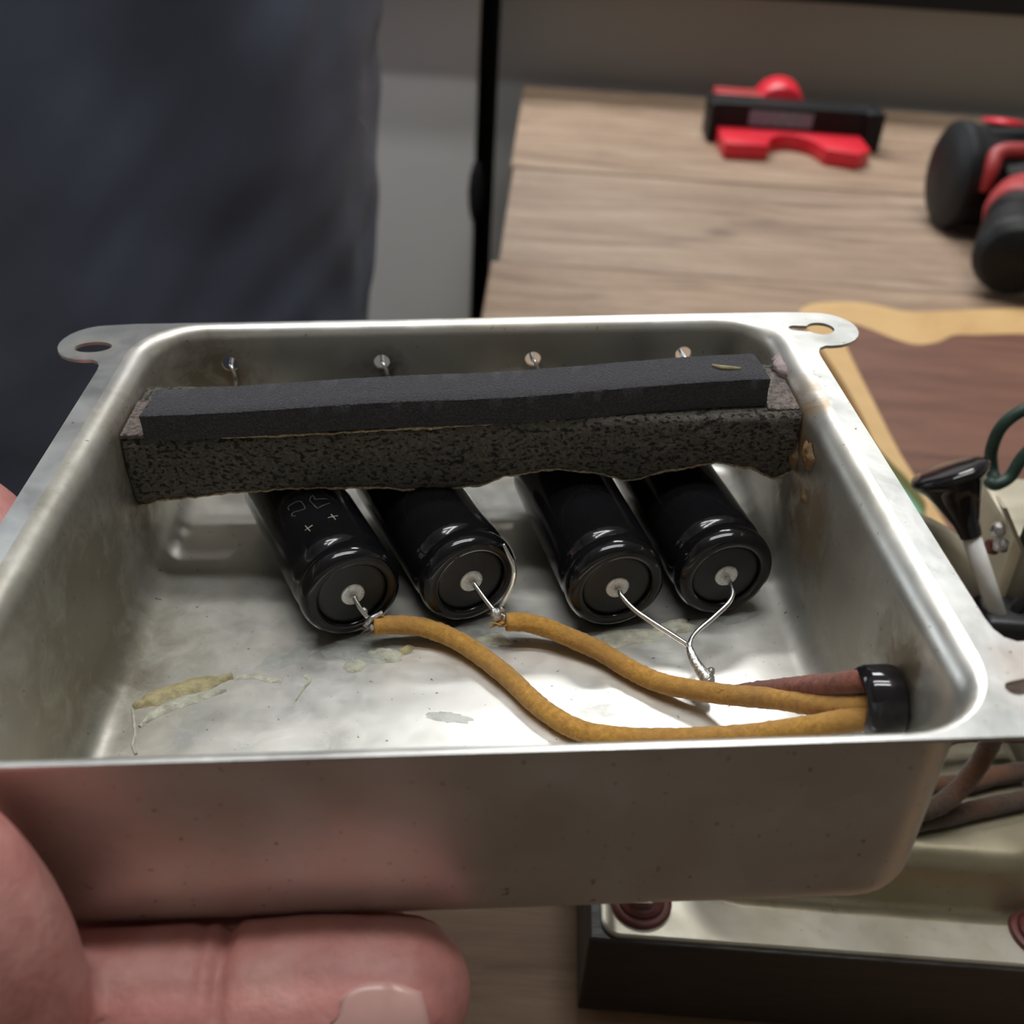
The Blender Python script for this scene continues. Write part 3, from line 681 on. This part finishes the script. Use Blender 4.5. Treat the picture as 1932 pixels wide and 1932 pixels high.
for i in range(NX + 1):
    x = -76.9 + 153.6 * i / NX
    zb, zt = lerp_tab(BOT, x), lerp_tab(TOP, x); y = FY(x); r = []
    for k in range(13):                         # front face, top to bottom
        t = k / 12; bulge = 0.5 * math.sin(PI * t) - (0.5 if k in (0, 12) else 0)
        p = Vector((x, y - bulge, zt + (zb - zt) * t))
        p.y += 0.55 * noise.noise(p * 0.55) + 0.45 * noise.noise(p * 1.6)
        r.append(p)
    bot_edge.append(r[-1].copy()); top_edge.append(r[0].copy())
    for yy, z in ((y + 8, zb), (y + 17, zb + 0.6), (y + 24, zb + 1.5), (y + 24, zt + 0.3), (y + 16, zt + 0.1), (y + 8, zt)):
        r.append(Vector((x, yy, max(z, -20.4) if yy > y + 2 and z < -10 else z)))
    rings.append(r)
fs = tray_thing('foam_slab', (0, 26, -21)); tag(fs, 'lower porous black foam slab, wavy-edged, stretching from wall to wall over the capacitors', 'foam')
def inT(o): o.matrix_world = MT; return o
inT(mk('slab', loft(rings), M_FOAM2, fs, U))
def fringe(edge, h, dz, seed, thin):
    rr_ = []
    for i, p in enumerate(edge):
        w = h * (0.35 + 0.9 * abs(noise.noise(Vector((i * 0.21, seed, 0)))) + 0.5 * max(0, noise.noise(Vector((i * 0.06, seed, 4)))))
        w = max(w, 0.08)
        rr_.append([p + Vector((0, -0.28, dz + w * 0.5)), p + Vector((0, -0.34 - 0.2 * noise.noise(Vector((i * .9, 3, seed))), dz)), p + Vector((0, -0.25, dz - w * 0.5)), p + Vector((0, 0.6, dz - w * 0.3)), p + Vector((0, 0.6, dz + w * 0.3))])
    return loft(rr_)
inT(mk('backing_fabric', fringe(bot_edge, 0.8, 0.0, 2.2, 1), M_FRAY, fs, U))
inT(mk('backing_fabric', fringe(top_edge[:110], 0.75, 0.1, 7.1, 1), M_FRAY, fs, U))
inT(mk('adhesive_film', boxg((-77.0, 27.0, -6.8), (-70.3, 43, -5.4), 0.4), M_ADH, fs, U))
inT(mk('adhesive_film', boxg((69.5, 28.0, -3.6), (76.8, 46, -2.7), 0.4), M_ADH, fs, U))
fb = tray_thing('foam_bar', (0, 32, -4)); tag(fb, 'upper dense black foam bar with square edges lying on the porous slab', 'foam')
BF = [(-71.0, 24.9), (-2.6, 26.2), (69.0, 29.6)]      # front edge y
BZ = [(-71.0, -6.1), (-2.6, -4.6), (69.0, -3.1)]      # underside z
rings = []
NB_ = 150
for i in range(NB_ + 1):
    t = i / NB_; x = -71.0 + 140.2 * t
    y = lerp_tab(BF, x); z = lerp_tab(BZ, x) + 0.15; h = 6.4 + 0.5 * t; d = 12.2 + 0.6 * t
    skew = 0.0
    r = [Vector((x, y, z)), Vector((x, y, z + h * 0.5)), Vector((x, y, z + h - 0.15)), Vector((x, y + 0.2, z + h)), Vector((x, y + d * 0.3, z + h + 0.1)), Vector((x, y + d * 0.6, z + h + 0.1)), Vector((x, y + d - 0.2, z + h)), Vector((x, y + d, z + h - 0.3)), Vector((x, y + d, z + h * 0.4)), Vector((x, y + d, z)), Vector((x, y + d * 0.5, z))]
    for q in r:
        tt = (q.y - y) / d
        if i == 0: q.x += 2.0 * tt + 0.6 * noise.noise(q * 1.3)
        if i == NB_: q.x += -0.6 * tt + 0.4 * noise.noise(q * 1.3)
        q += Vector((0, 0.12 * noise.noise(q * 0.9), 0.12 * noise.noise(q * 0.7 + Vector((9, 0, 0)))))
    rings.append(r)
ob = inT(mk('bar', loft(rings), M_FOAM1, fb, U)); smooth_angle(ob, 50)
cr = catmull([(57.5, 36.5, 4.1), (59.2, 35.0, 4.3), (61.5, 34.6, 4.2), (63.6, 34.4, 4.1)], 5)
inT(mk('glue_thread', tube_geo(cr, lambda t: 0.35 + 0.25 * math.sin(PI * t), 8), M_GLUEY, fb, U))

# ------------------------------------------------------------------ capacitors
RC = 11.5
CAPS = [((-24.8, 1.0), 24.5, 'leftmost of the four black capacitors, with faded plus signs on its sleeve'),
        ((1.3, 4.6), 23.0, 'second black capacitor from the left, a bent lead looping along its rim'),
        ((33.6, 1.0), 12.0, 'third black capacitor from the left, with a long straight lead to the right'),
        ((58.6, 4.1), 10.5, 'rightmost of the four black capacitors, with an S-curved lead')]
def cap_geo():
    # along +y from the front face (y=0) to the back, axis at the origin
    out = [(8.0, 1.3), (8.05, 0.5), (8.5, 0.12), (9.6, 0.0), (10.4, 0.25), (11.0, 0.9), (11.35, 1.8), (11.5, 2.9), (11.45, 3.8), (11.05, 4.7), (10.75, 5.5), (10.8, 6.2), (11.15, 7.1), (11.42, 7.9), (11.5, 8.8), (11.5, 15), (11.5, 30), (11.5, 45), (11.45, 49), (11.1, 50.3), (10.2, 51), (8.5, 51.2), (0.0, 51.2)]
    return lathe([(r, h) for r, h in out], 64, (0, 0, 0), (0, 1, 0))
LEADS = [[(-24.9, 1.2, -32.7), (-23.6, -0.6, -34.2), (-21.8, -2.2, -36.0)],
         [(1.4, 5.0, -32.7), (4.0, 1.6, -34.8), (6.3, -1.2, -36.4)],
         [(33.6, 1.2, -32.7), (34.4, -0.8, -33.3), (36.5, -3.6, -34.3), (39.5, -6.6, -35), (43.7, -10.1, -36), (47.0, -12.6, -37)],
         [(58.7, 4.3, -32.7), (58.95, 1.2, -32.9), (58.7, -0.9, -33.3), (57.2, -3.2, -34), (53.7, -5.8, -35.5), (49.9, -8.8, -36.5), (47.7, -12.0, -37), (47.5, -15.0, -38), (48.6, -17.4, -38.7), (49.9, -19.2, -39.3)]]
CMAT = []
def place(root, o):
    o.parent = root; o.matrix_parent_inverse = Matrix.Identity(4); o.matrix_basis = Matrix.Identity(4); return o
cap_sleeve = cap_disc = cap_term = None
def polar(u, deg, r=RC + 0.02): a = math.radians(deg); return Vector((r * math.sin(a), u, r * math.cos(a)))
for i, ((cx, cy), yaw, lab) in enumerate(CAPS):
    root = empty('capacitor')
    m = MT @ Matrix.Translation(Vector((cx, cy, -H + RC + 0.05)) * U) @ Matrix.Rotation(math.radians(yaw), 4, 'Z')
    root.matrix_world = m
    tag(root, lab, 'capacitor', 'axial capacitors in the tray')
    if cap_sleeve is None:
        cap_sleeve = smooth_angle(mk('sleeve', cap_geo(), M_SLEEVE, None, U), 60)
        cap_disc = smooth_angle(mk('end_disc', lathe([(8.1, 1.55), (7.7, 1.15), (7.0, 1.05), (4.2, 0.95), (2.9, 0.75), (0.0, 0.7)], 48, (0, 0, 0), (0, 1, 0)), M_RUBBER, None, U), 60)
        cap_term = smooth_angle(mk('terminal', lathe([(2.75, 1.0), (2.7, 0.55), (2.45, 0.38), (1.1, 0.36), (0.85, 0.6), (0.0, 0.65)], 36, (0, 0, 0), (0, 1, 0)), M_TERM, None, U), 60)
        trio = (cap_sleeve, cap_disc, cap_term)
    else:
        trio = []
        for s in (cap_sleeve, cap_disc, cap_term):
            c = s.copy(); COL.objects.link(c); trio.append(c)
    for o in trio: place(root, o)
    P = catmull(LEADS[i], 8)
    o = mk('lead', tube_geo(P, 0.58, 12), M_TIN, root, U); o.matrix_world = MT
    hx, hz = HOLES[i]
    a = Vector((cx, cy, 0)) + Vector((-math.sin(math.radians(yaw)), math.cos(math.radians(yaw)), 0)) * 51
    P = catmull([(a.x, a.y, -H + RC), (a.x + (hx - a.x) * 0.3, a.y + 4, -H + RC + 2), (hx + 1.6, 66.5, -19), (hx + 1.3, 68.0, -13), (hx + 0.5, 69.3, -10.8), (hx, 71.0, hz - 0.6), (hx - 0.3, 74.5, hz - 0.4)], 8)
    o = mk('rear_lead', tube_geo(P, 0.55, 10), M_TIN, root, U); o.matrix_world = MT
    if i == 1:
        P = catmull([(8.3, 5.5, -22.5), (9.3, 4.2, -24.3), (10.5, 2.6, -27.0), (10.1, 1.7, -30.5), (8.3, 0.7, -34.2), (6.7, -1.0, -36.3)], 8)
        o = mk('lead', tube_geo(P, lambda t: 0.35 + 0.25 * math.sin(PI * t), 10), M_TIN, root, U); o.matrix_world = MT
        o = mk('solder_joint', merge([blobv for blobv in (lathe([(0.0, -1.9), (1.0, -1.4), (1.35, -0.2), (1.15, 1.0), (0.0, 1.7)], 14, (6.5, -1.5, -36.8), (0.6, -0.3, -1)), lathe([(0.0, -0.9), (0.8, -0.4), (0.75, 0.5), (0.0, 0.9)], 10, (7.6, -1.2, -35.6)), tube_geo([Vector((6.9, -1.4, -36)), Vector((8.2, -2.2, -36.6)), Vector((8.0, -3.0, -38.0))], 0.3, 8))]), M_SOLDER, root, U); o.matrix_world = MT
    if i == 3:
        o = mk('solder_joint', merge([tube_geo(catmull([(47.3, -13.2, -37.2), (47.7, -15.6, -38.0), (48.9, -18.2, -39.1), (50.0, -19.6, -39.8)], 6), lambda t: 0.75 + 0.75 * t, 12), lathe([(0.0, -1.7), (1.3, -1.0), (1.7, 0.2), (1.2, 1.3), (0.0, 1.9)], 14, (50.0, -20.2, -39.8), (0.5, -0.5, -0.8)), lathe([(0.0, -0.9), (0.9, -0.3), (0.8, 0.5), (0.0, 0.9)], 10, (51.0, -19.0, -38.8))]), M_SOLDER, root, U); o.matrix_world = MT
    if i == 0:
        o = mk('solder_joint', merge([tube_geo(catmull([(-22.6, -2.6, -38.0), (-21.2, -2.0, -36.6), (-18.6, -0.9, -35.6)], 5), lambda t: 0.75 - 0.25 * t, 10), lathe([(0.0, -1.0), (0.8, -0.4), (0.7, 0.5), (0.0, 0.9)], 10, (-21.0, -3.0, -38.2)), lathe([(0.0, -1.1), (0.75, -0.4), (0.65, 0.5), (0.0, 1.0)], 10, (-22.6, -0.9, -35.0), (1, -0.6, -0.5))]), M_SOLDER, root, U); o.matrix_world = MT
        def strokes(lines, r): return merge([tube_geo([polar(u, d) for u, d in ln], r, 6) for ln in lines])
        def dens(ln): return [(p.x, p.y) for p in catmull([(u, d, 0) for u, d in ln], 4)]
        o = mk('polarity_mark', strokes([[(14.5, -28.0), (14.55, -23), (14.6, -17.6)], [(15.9, -24.8), (14.5, -24), (13.2, -23.0)]], 0.13), M_MARK, root, U); place(root, o)
        o = mk('polarity_mark', strokes([[(15.0, 1.4), (15.1, 7), (15.2, 13.4)], [(16.1, 6.9), (15, 7.5), (13.7, 8.1)]], 0.13), M_MARK, root, U); place(root, o)
        mu = dens([(24.3, -31.8), (25.4, -31.6), (25.6, -26.6), (25.0, -16.8), (23.4, -14.8), (21.5, -15.6), (21.8, -22.2), (22.6, -28.9), (22.3, -32.0), (21.7, -31.9), (21.1, -29.0)])
        ff = [[(23.5, -6.3), (21.6, -5.0), (19.7, -3.7)], [(19.7, -3.7), (20.2, 4), (20.8, 13.0)], [(25.2, -0.3), (24.2, -0.1), (23.3, 0.0)], [(23.3, 0), (23, 7), (22.7, 13.5)], [(25.0, -2), (24.2, -5), (23.5, -6.3)]]
        o = mk('value_print', strokes([mu] + ff, 0.12), M_MARK2, root, U); place(root, o)

# ------------------------------------------------------------------ wires in the tray and the grommet
def strands(base, d, n, ln, r, seed):
    rnd = random.Random(seed); parts = []
    for k in range(n):
        v = (Vector(d).normalized() + Vector((rnd.uniform(-1, 1), rnd.uniform(-1, 1), rnd.uniform(-1, 1))) * 0.75).normalized()
        b = Vector(base) + Vector((rnd.uniform(-1, 1), rnd.uniform(-1, 1), rnd.uniform(-1, 1))) * 1.1
        l = ln * rnd.uniform(0.5, 1.1)
        parts.append(tube_geo([b, b + v * l * 0.5 + Vector((0, 0, 0.15 * l * rnd.uniform(-1, 1))), b + v * l], lambda t: r * (1 - 0.8 * t), 5))
    return merge(parts)
def tray_wire(name, pts, r, mat, label, fray, fmat):
    root = tray_thing(name, pts[0]); tag(root, label, 'wire')
    P = catmull(pts, 14)
    inT(mk('braid', tube_geo(P, lambda t: r * (0.93 + 0.07 * min(1, t * 12)), 18, 0.10, 1.7), mat, root, U))
    d = (P[0] - P[4]).normalized()
    inT(mk('frayed_end', strands(P[0] + d * 0.2, d, fray, 3.3, 0.30, len(pts)), fmat, root, U))
    return root
tray_wire('ochre_wire', [(-20.8, -2.6, -38.2), (-16.8, -1.2, -39.2), (-9.8, -1.2, -40.2), (-1.5, -5.4, -41.2), (7.6, -15.0, -41.6), (14.9, -25.0, -41.8), (22.0, -31.3, -41.8), (31.2, -34.6, -41.0), (42.5, -37.4, -38.6), (53.2, -41.6, -33.5), (62, -46.0, -27.0), (69, -48.8, -22.3), (74, -49.2, -21.5)], 2.15, M_YEL,
          'ochre cloth-covered wire from the leftmost capacitor, curving along the tray front to the grommet', 12, M_BRN)
tray_wire('ochre_wire', [(8.6, -2.4, -38.2), (12.7, -2.1, -38.7), (18.5, -3.6, -39.7), (28.6, -9.2, -41.2), (34.8, -14.9, -41.6), (40.9, -19.7, -41.2), (51.0, -25.6, -38.6), (60.3, -34.4, -31.6), (66.0, -42.6, -25.2), (70, -46.4, -21.5), (75, -46.8, -20.6)], 2.15, M_YEL,
          'ochre cloth-covered wire from the second capacitor, running above the other one into the grommet', 14, M_YEL)
tray_wire('red_brown_wire', [(54.3, -28.0, -36.6), (57.8, -28.6, -35.4), (63.0, -34.5, -28.5), (67.0, -40.8, -21.5), (70, -44.0, -17.8), (75, -44.6, -17.3)], 2.1, M_RED,
          'red-brown cloth-covered wire between the two joined leads and the top of the grommet', 12, M_YEL)
gr = lathe([(2.6, 0.5), (3.4, -0.6), (4.9, -0.9), (5.9, -0.3), (6.3, 0.8), (6.4, 4.5), (6.1, 5.8), (5.2, 6.2), (4.5, 6.6), (4.5, 8.2), (5.4, 8.6), (6.2, 9.2), (6.2, 11.4), (5.2, 12.4), (3.2, 12.4), (2.6, 11), (2.6, 0.5)], 40, (0, 0, 0), (1, 0, 0))
go = smooth_angle(mk('grommet', gr, M_BAKE, None, U), 40)
m = MT.copy(); m.translation = TW((70.6, -46.5, -20.0)); go.matrix_world = m
tag(go, 'black rubber grommet in the right wall of the tray with three wires through it', 'grommet')

# ------------------------------------------------------------------ the person: clothed body on the left, right hand holding the tray
def capsule_chain(pts, seg=16):
    P = [Vector(p[:3]) for p in pts]; R_ = [p[3] for p in pts]
    parts = []
    d0 = (P[0] - P[1]).normalized(); d1 = (P[-1] - P[-2]).normalized()
    path, rad = [], []
    for k in range(5, 0, -1):
        a = PI / 2 * k / 5.001; path.append(P[0] + d0 * R_[0] * math.sin(a)); rad.append(R_[0] * math.cos(a))
    n = len(P)
    cp = catmull([(p.x, p.y, p.z) for p in P], 6)
    for i, p in enumerate(cp):
        s = min(i / 6, n - 1); j = min(int(s), n - 2); t = s - j
        path.append(p); rad.append(R_[j] * (1 - t) + R_[j + 1] * t)
    for k in range(1, 6):
        a = PI / 2 * k / 5.001; path.append(P[-1] + d1 * R_[-1] * math.sin(a)); rad.append(R_[-1] * math.cos(a))
    it = [0]
    def rf(t): r = rad[min(int(round(t * (len(path) - 1))), len(path) - 1)]; return r
    return tube_geo(path, rf, seg)
def remeshed(geo, voxel, smooth_it, k=1.0):
    o = mk('tmp', geo, None, None, k)
    m = o.modifiers.new('r', 'REMESH'); m.mode = 'VOXEL'; m.voxel_size = voxel; m.use_smooth_shade = True
    m2 = o.modifiers.new('s', 'SMOOTH'); m2.factor = 0.5; m2.iterations = smooth_it
    me = evaluated(o); bpy.data.objects.remove(o)
    return me
person = empty('person', (-0.25, 0.56, -0.75))
tag(person, 'person in dark navy work clothes standing left of the bench, right hand gripping the tray', 'person')
def pp(o): o.parent = person; o.matrix_parent_inverse = person.matrix_world.inverted(); return o
person.matrix_world = Matrix.Translation((-0.25, 0.56, -0.75))
bpy.context.view_layer.update()
F = [  # index, middle, ring, little: under the tray, pointing right
    [(-118, -66, -38, 14.5), (-103, -76, -52, 13.6), (-72, -78.5, -52.0, 12.8), (-42, -79.3, -51.3, 12.8), (-24, -79.6, -50.6, 12.9), (-12.2, -79.8, -50.4, 12.4)],
    [(-118, -38, -36, 14.5), (-103, -44, -57, 13.5), (-60, -52, -57.8, 12.4), (-40, -53, -57.6, 12.2), (-22, -53, -57.2, 11.4)],
    [(-118, -14, -34, 14.0), (-103, -20, -57, 13.0), (-60, -22, -57.8, 12.0), (-20, -22, -57.5, 11.8), (4, -22, -57.2, 10.8)],
    [(-116, 6, -32, 12.5), (-102, 5, -54, 11.5), (-65, 5, -56.2, 10.6), (-30, 5, -56.0, 10.3), (-14, 5, -55.8, 9.6)]]
parts = [capsule_chain(f) for f in F]
parts.append(capsule_chain([(-106, -66, -70, 16), (-88, -82, -66, 16.0), (-75, -90, -50, 15.4), (-70.5, -89.0, -26, 14.4), (-73.0, -87.2, -8, 13.4), (-80, -86.0, 5, 11.0)]))
for yi, yo in ((-60, -46), (-34, -26), (-10, -6), (5, 8)):
    parts.append(capsule_chain([(-114, yi, -38, 14), (-128, yo - 4, -22, 15), (-155, yo * 0.75 - 2, -8, 15.5), (-190, yo * 0.45 + 8, 6, 16)]))
parts.append(capsule_chain([(-112, -58, -60, 15), (-132, -40, -40, 18), (-165, -18, -18, 19), (-192, 2, 0, 19)]))
parts.append(capsule_chain([(-99.5, 9.0, -25, 9.5), (-112, 14, -20, 13), (-135, 14, -8, 16), (-185, 16, 4, 18)]))
parts.append(capsule_chain([(-185, 2, 2, 25), (-210, 14, 16, 25), (-260, 48, 62, 30), (-330, 96, 120, 36)], 20))
hm = remeshed(merge(parts), 1.05 * U, 10, U)
co = np.empty(len(hm.vertices) * 3); hm.vertices.foreach_get('co', co); co = co.reshape(-1, 3) / U
nr = np.empty(len(hm.vertices) * 3); hm.vertices.foreach_get('normal', nr); nr = nr.reshape(-1, 3)
idx = (co[:, 1] < -64) & (co[:, 2] < -36)
for xc, dep, wd in ((-39.5, 1.9, 1.5), (-43.5, 0.7, 1.2), (-78, 1.2, 2.0)):
    w = np.exp(-((co[:, 0] - xc) / wd) ** 2) * idx * np.clip((nr[:, 2] + 0.4) / 0.9, 0, 1) * (nr[:, 1] < 0.7)
    co -= nr * (w * dep)[:, None]
w = np.exp(-((co[:, 0] + 27) / 13) ** 2) * idx; co += nr * (w * 0.6)[:, None]
# the skin flattens where it presses on the tray wall and floor
ins = (co[:, 0] > -79) & (co[:, 0] < 79) & (co[:, 1] > -72.1) & (co[:, 2] > -45.2)
f1 = co[:, 1] + 72.2; f2 = co[:, 2] + 45.3
a = ins & (f1 < f2); b = ins & ~(f1 < f2)
co[a, 1] = -72.2; co[b, 2] = -45.3
hm.vertices.foreach_set('co', (co * U).ravel()); hm.update()
hm.polygons.foreach_set('use_smooth', [True] * len(hm.polygons))
hand = link('hand', hm, M_SKIN); hand.matrix_world = MT; pp(hand)
# fingernail of the index finger, on the side turned to the camera and down
def nail():
    rows_ = []
    for i in range(13):
        t = i / 12; x = -24.5 + 18.5 * t
        rr_ = 13.15 if x < -11 else math.sqrt(max(13.15 ** 2 - (x + 11.5) ** 2 * 1.0, 4)) + 0.35 * t
        half = math.radians(44) * (0.30 + 0.70 * math.sin(min(1, t * 2.0) * PI / 2)) * (1 - 0.16 * max(0, t - 0.75) / 0.25)
        r = []
        for k in range(15):
            a = math.radians(-68) + half * (k / 14 * 2 - 1)
            r.append(Vector((x - 1.5 * abs(k / 14 * 2 - 1) ** 2 * (t > 0.7) + 2.2 * abs(k / 14 * 2 - 1) ** 2 * (t < 0.2), -79.7 + rr_ * math.sin(a), -50.5 + rr_ * math.cos(a))))
        rows_.append(r)
    vs = [v for r in rows_ for v in r]; fs_ = []
    for i in range(12):
        for k in range(14): fs_.append((i * 15 + k, i * 15 + k + 1, (i + 1) * 15 + k + 1, (i + 1) * 15 + k))
    return vs, fs_
no = mk('fingernail', nail(), M_NAIL, None, U)
sm = no.modifiers.new('t', 'SOLIDIFY'); sm.thickness = 0.5 * U; sm.offset = 0
me = evaluated(no); no.modifiers.clear(); no.data = me
for p in me.polygons: p.use_smooth = True
no.parent = hand; no.matrix_world = MT

# body: head and neck, clothing
hp_ = TW((-330, 96, 120))
el = Vector((-0.395, 0.33, 0.315)); shd = Vector((-0.415, 0.555, 0.600))
body = [capsule_chain([(-0.245, 0.575, 0.62, 0.060), (-0.245, 0.565, 0.72, 0.056), (-0.245, 0.555, 0.78, 0.062)]),
        capsule_chain([(-0.245, 0.545, 0.800, 0.070), (-0.245, 0.555, 0.865, 0.086), (-0.245, 0.565, 0.905, 0.084)]),
        capsule_chain([(-0.245, 0.478, 0.855, 0.012), (-0.245, 0.462, 0.828, 0.014)], 10),
        capsule_chain([(-0.335, 0.57, 0.845, 0.014), (-0.337, 0.575, 0.875, 0.016)], 10), capsule_chain([(-0.155, 0.57, 0.845, 0.014), (-0.153, 0.575, 0.875, 0.016)], 10),
        capsule_chain([(-0.245, 0.58, 0.55, 0.11), (-0.245, 0.585, 0.35, 0.11)])]
bmesh_ = remeshed(merge(body), 0.006, 4)
b = link('body', bmesh_, M_SKIN); pp(b)
hair = remeshed(capsule_chain([(-0.245, 0.585, 0.880, 0.088), (-0.245, 0.582, 0.925, 0.084)]), 0.007, 3)
pp(link('hair', hair, M_HAIR))
def shirt():
    rings = []
    tab = [(-0.36, 0.168, 0.125), (-0.10, 0.166, 0.118), (0.06, 0.166, 0.112), (0.20, 0.165, 0.105), (0.40, 0.172, 0.105), (0.54, 0.185, 0.105), (0.60, 0.165, 0.095), (0.65, 0.075, 0.07)]
    n, seg = 130, 150
    for i in range(n + 1):
        z = -0.36 + 1.01 * i / n
        a = lerp_tab([(t[0], t[1]) for t in tab], z); d = lerp_tab([(t[0], t[2]) for t in tab], z)
        cx = -0.247 - 0.021 * max(0, (0.16 - z) / 0.2); r = []
        for k in range(seg):
            th = 2 * PI * k / seg; c, s = math.cos(th), math.sin(th)
            e = 0.72
            x = a * math.copysign(abs(c) ** e, c); y = d * math.copysign(abs(s) ** e, s)
            fold = 0.0055 * math.sin(x * 62 + z * 16 + 2.5 * noise.noise(Vector((x * 6, z * 4, 1)))) + 0.012 * noise.noise(Vector((x * 13 + z * 6, y * 10, z * 4.0))) + 0.004 * noise.noise(Vector((x * 42 - z * 26, y * 30, z * 22)))
            f = 1 + fold / max(a, d) * (1.0 if z < 0.5 else 0.3)
            r.append(Vector((cx + x * f, 0.57 + y * f, z)))
        rings.append(r)
    return loft(rings)
pp(mk('shirt', shirt(), M_NAVY))
def sleeve(pts): return mk('sleeve', capsule_chain(pts, 24), M_NAVY)
pp(sleeve([(shd.x, shd.y, shd.z, 0.062), (-0.43, 0.45, 0.45, 0.055), (el.x, el.y, el.z, 0.052), (-0.33, 0.27, 0.262, 0.045), (hp_.x + 0.025, hp_.y - 0.012, hp_.z - 0.012, 0.038)]))
pp(sleeve([(-0.075, 0.555, 0.600, 0.062), (-0.055, 0.62, 0.45, 0.056), (-0.075, 0.69, 0.33, 0.050), (-0.13, 0.72, 0.22, 0.042)]))
pp(mk('trousers', merge([capsule_chain([(x, 0.58, -0.25, 0.088), (x, 0.575, -0.48, 0.066), (x, 0.58, -0.69, 0.055)], 24) for x in (-0.335, -0.165)]), M_TROU))
for x in (-0.335, -0.165):
    pp(mk('shoe', capsule_chain([(x, 0.61, -0.715, 0.035), (x, 0.52, -0.718, 0.032), (x, 0.44, -0.722, 0.028)], 16), M_BLKP))
bpy.context.view_layer.update()
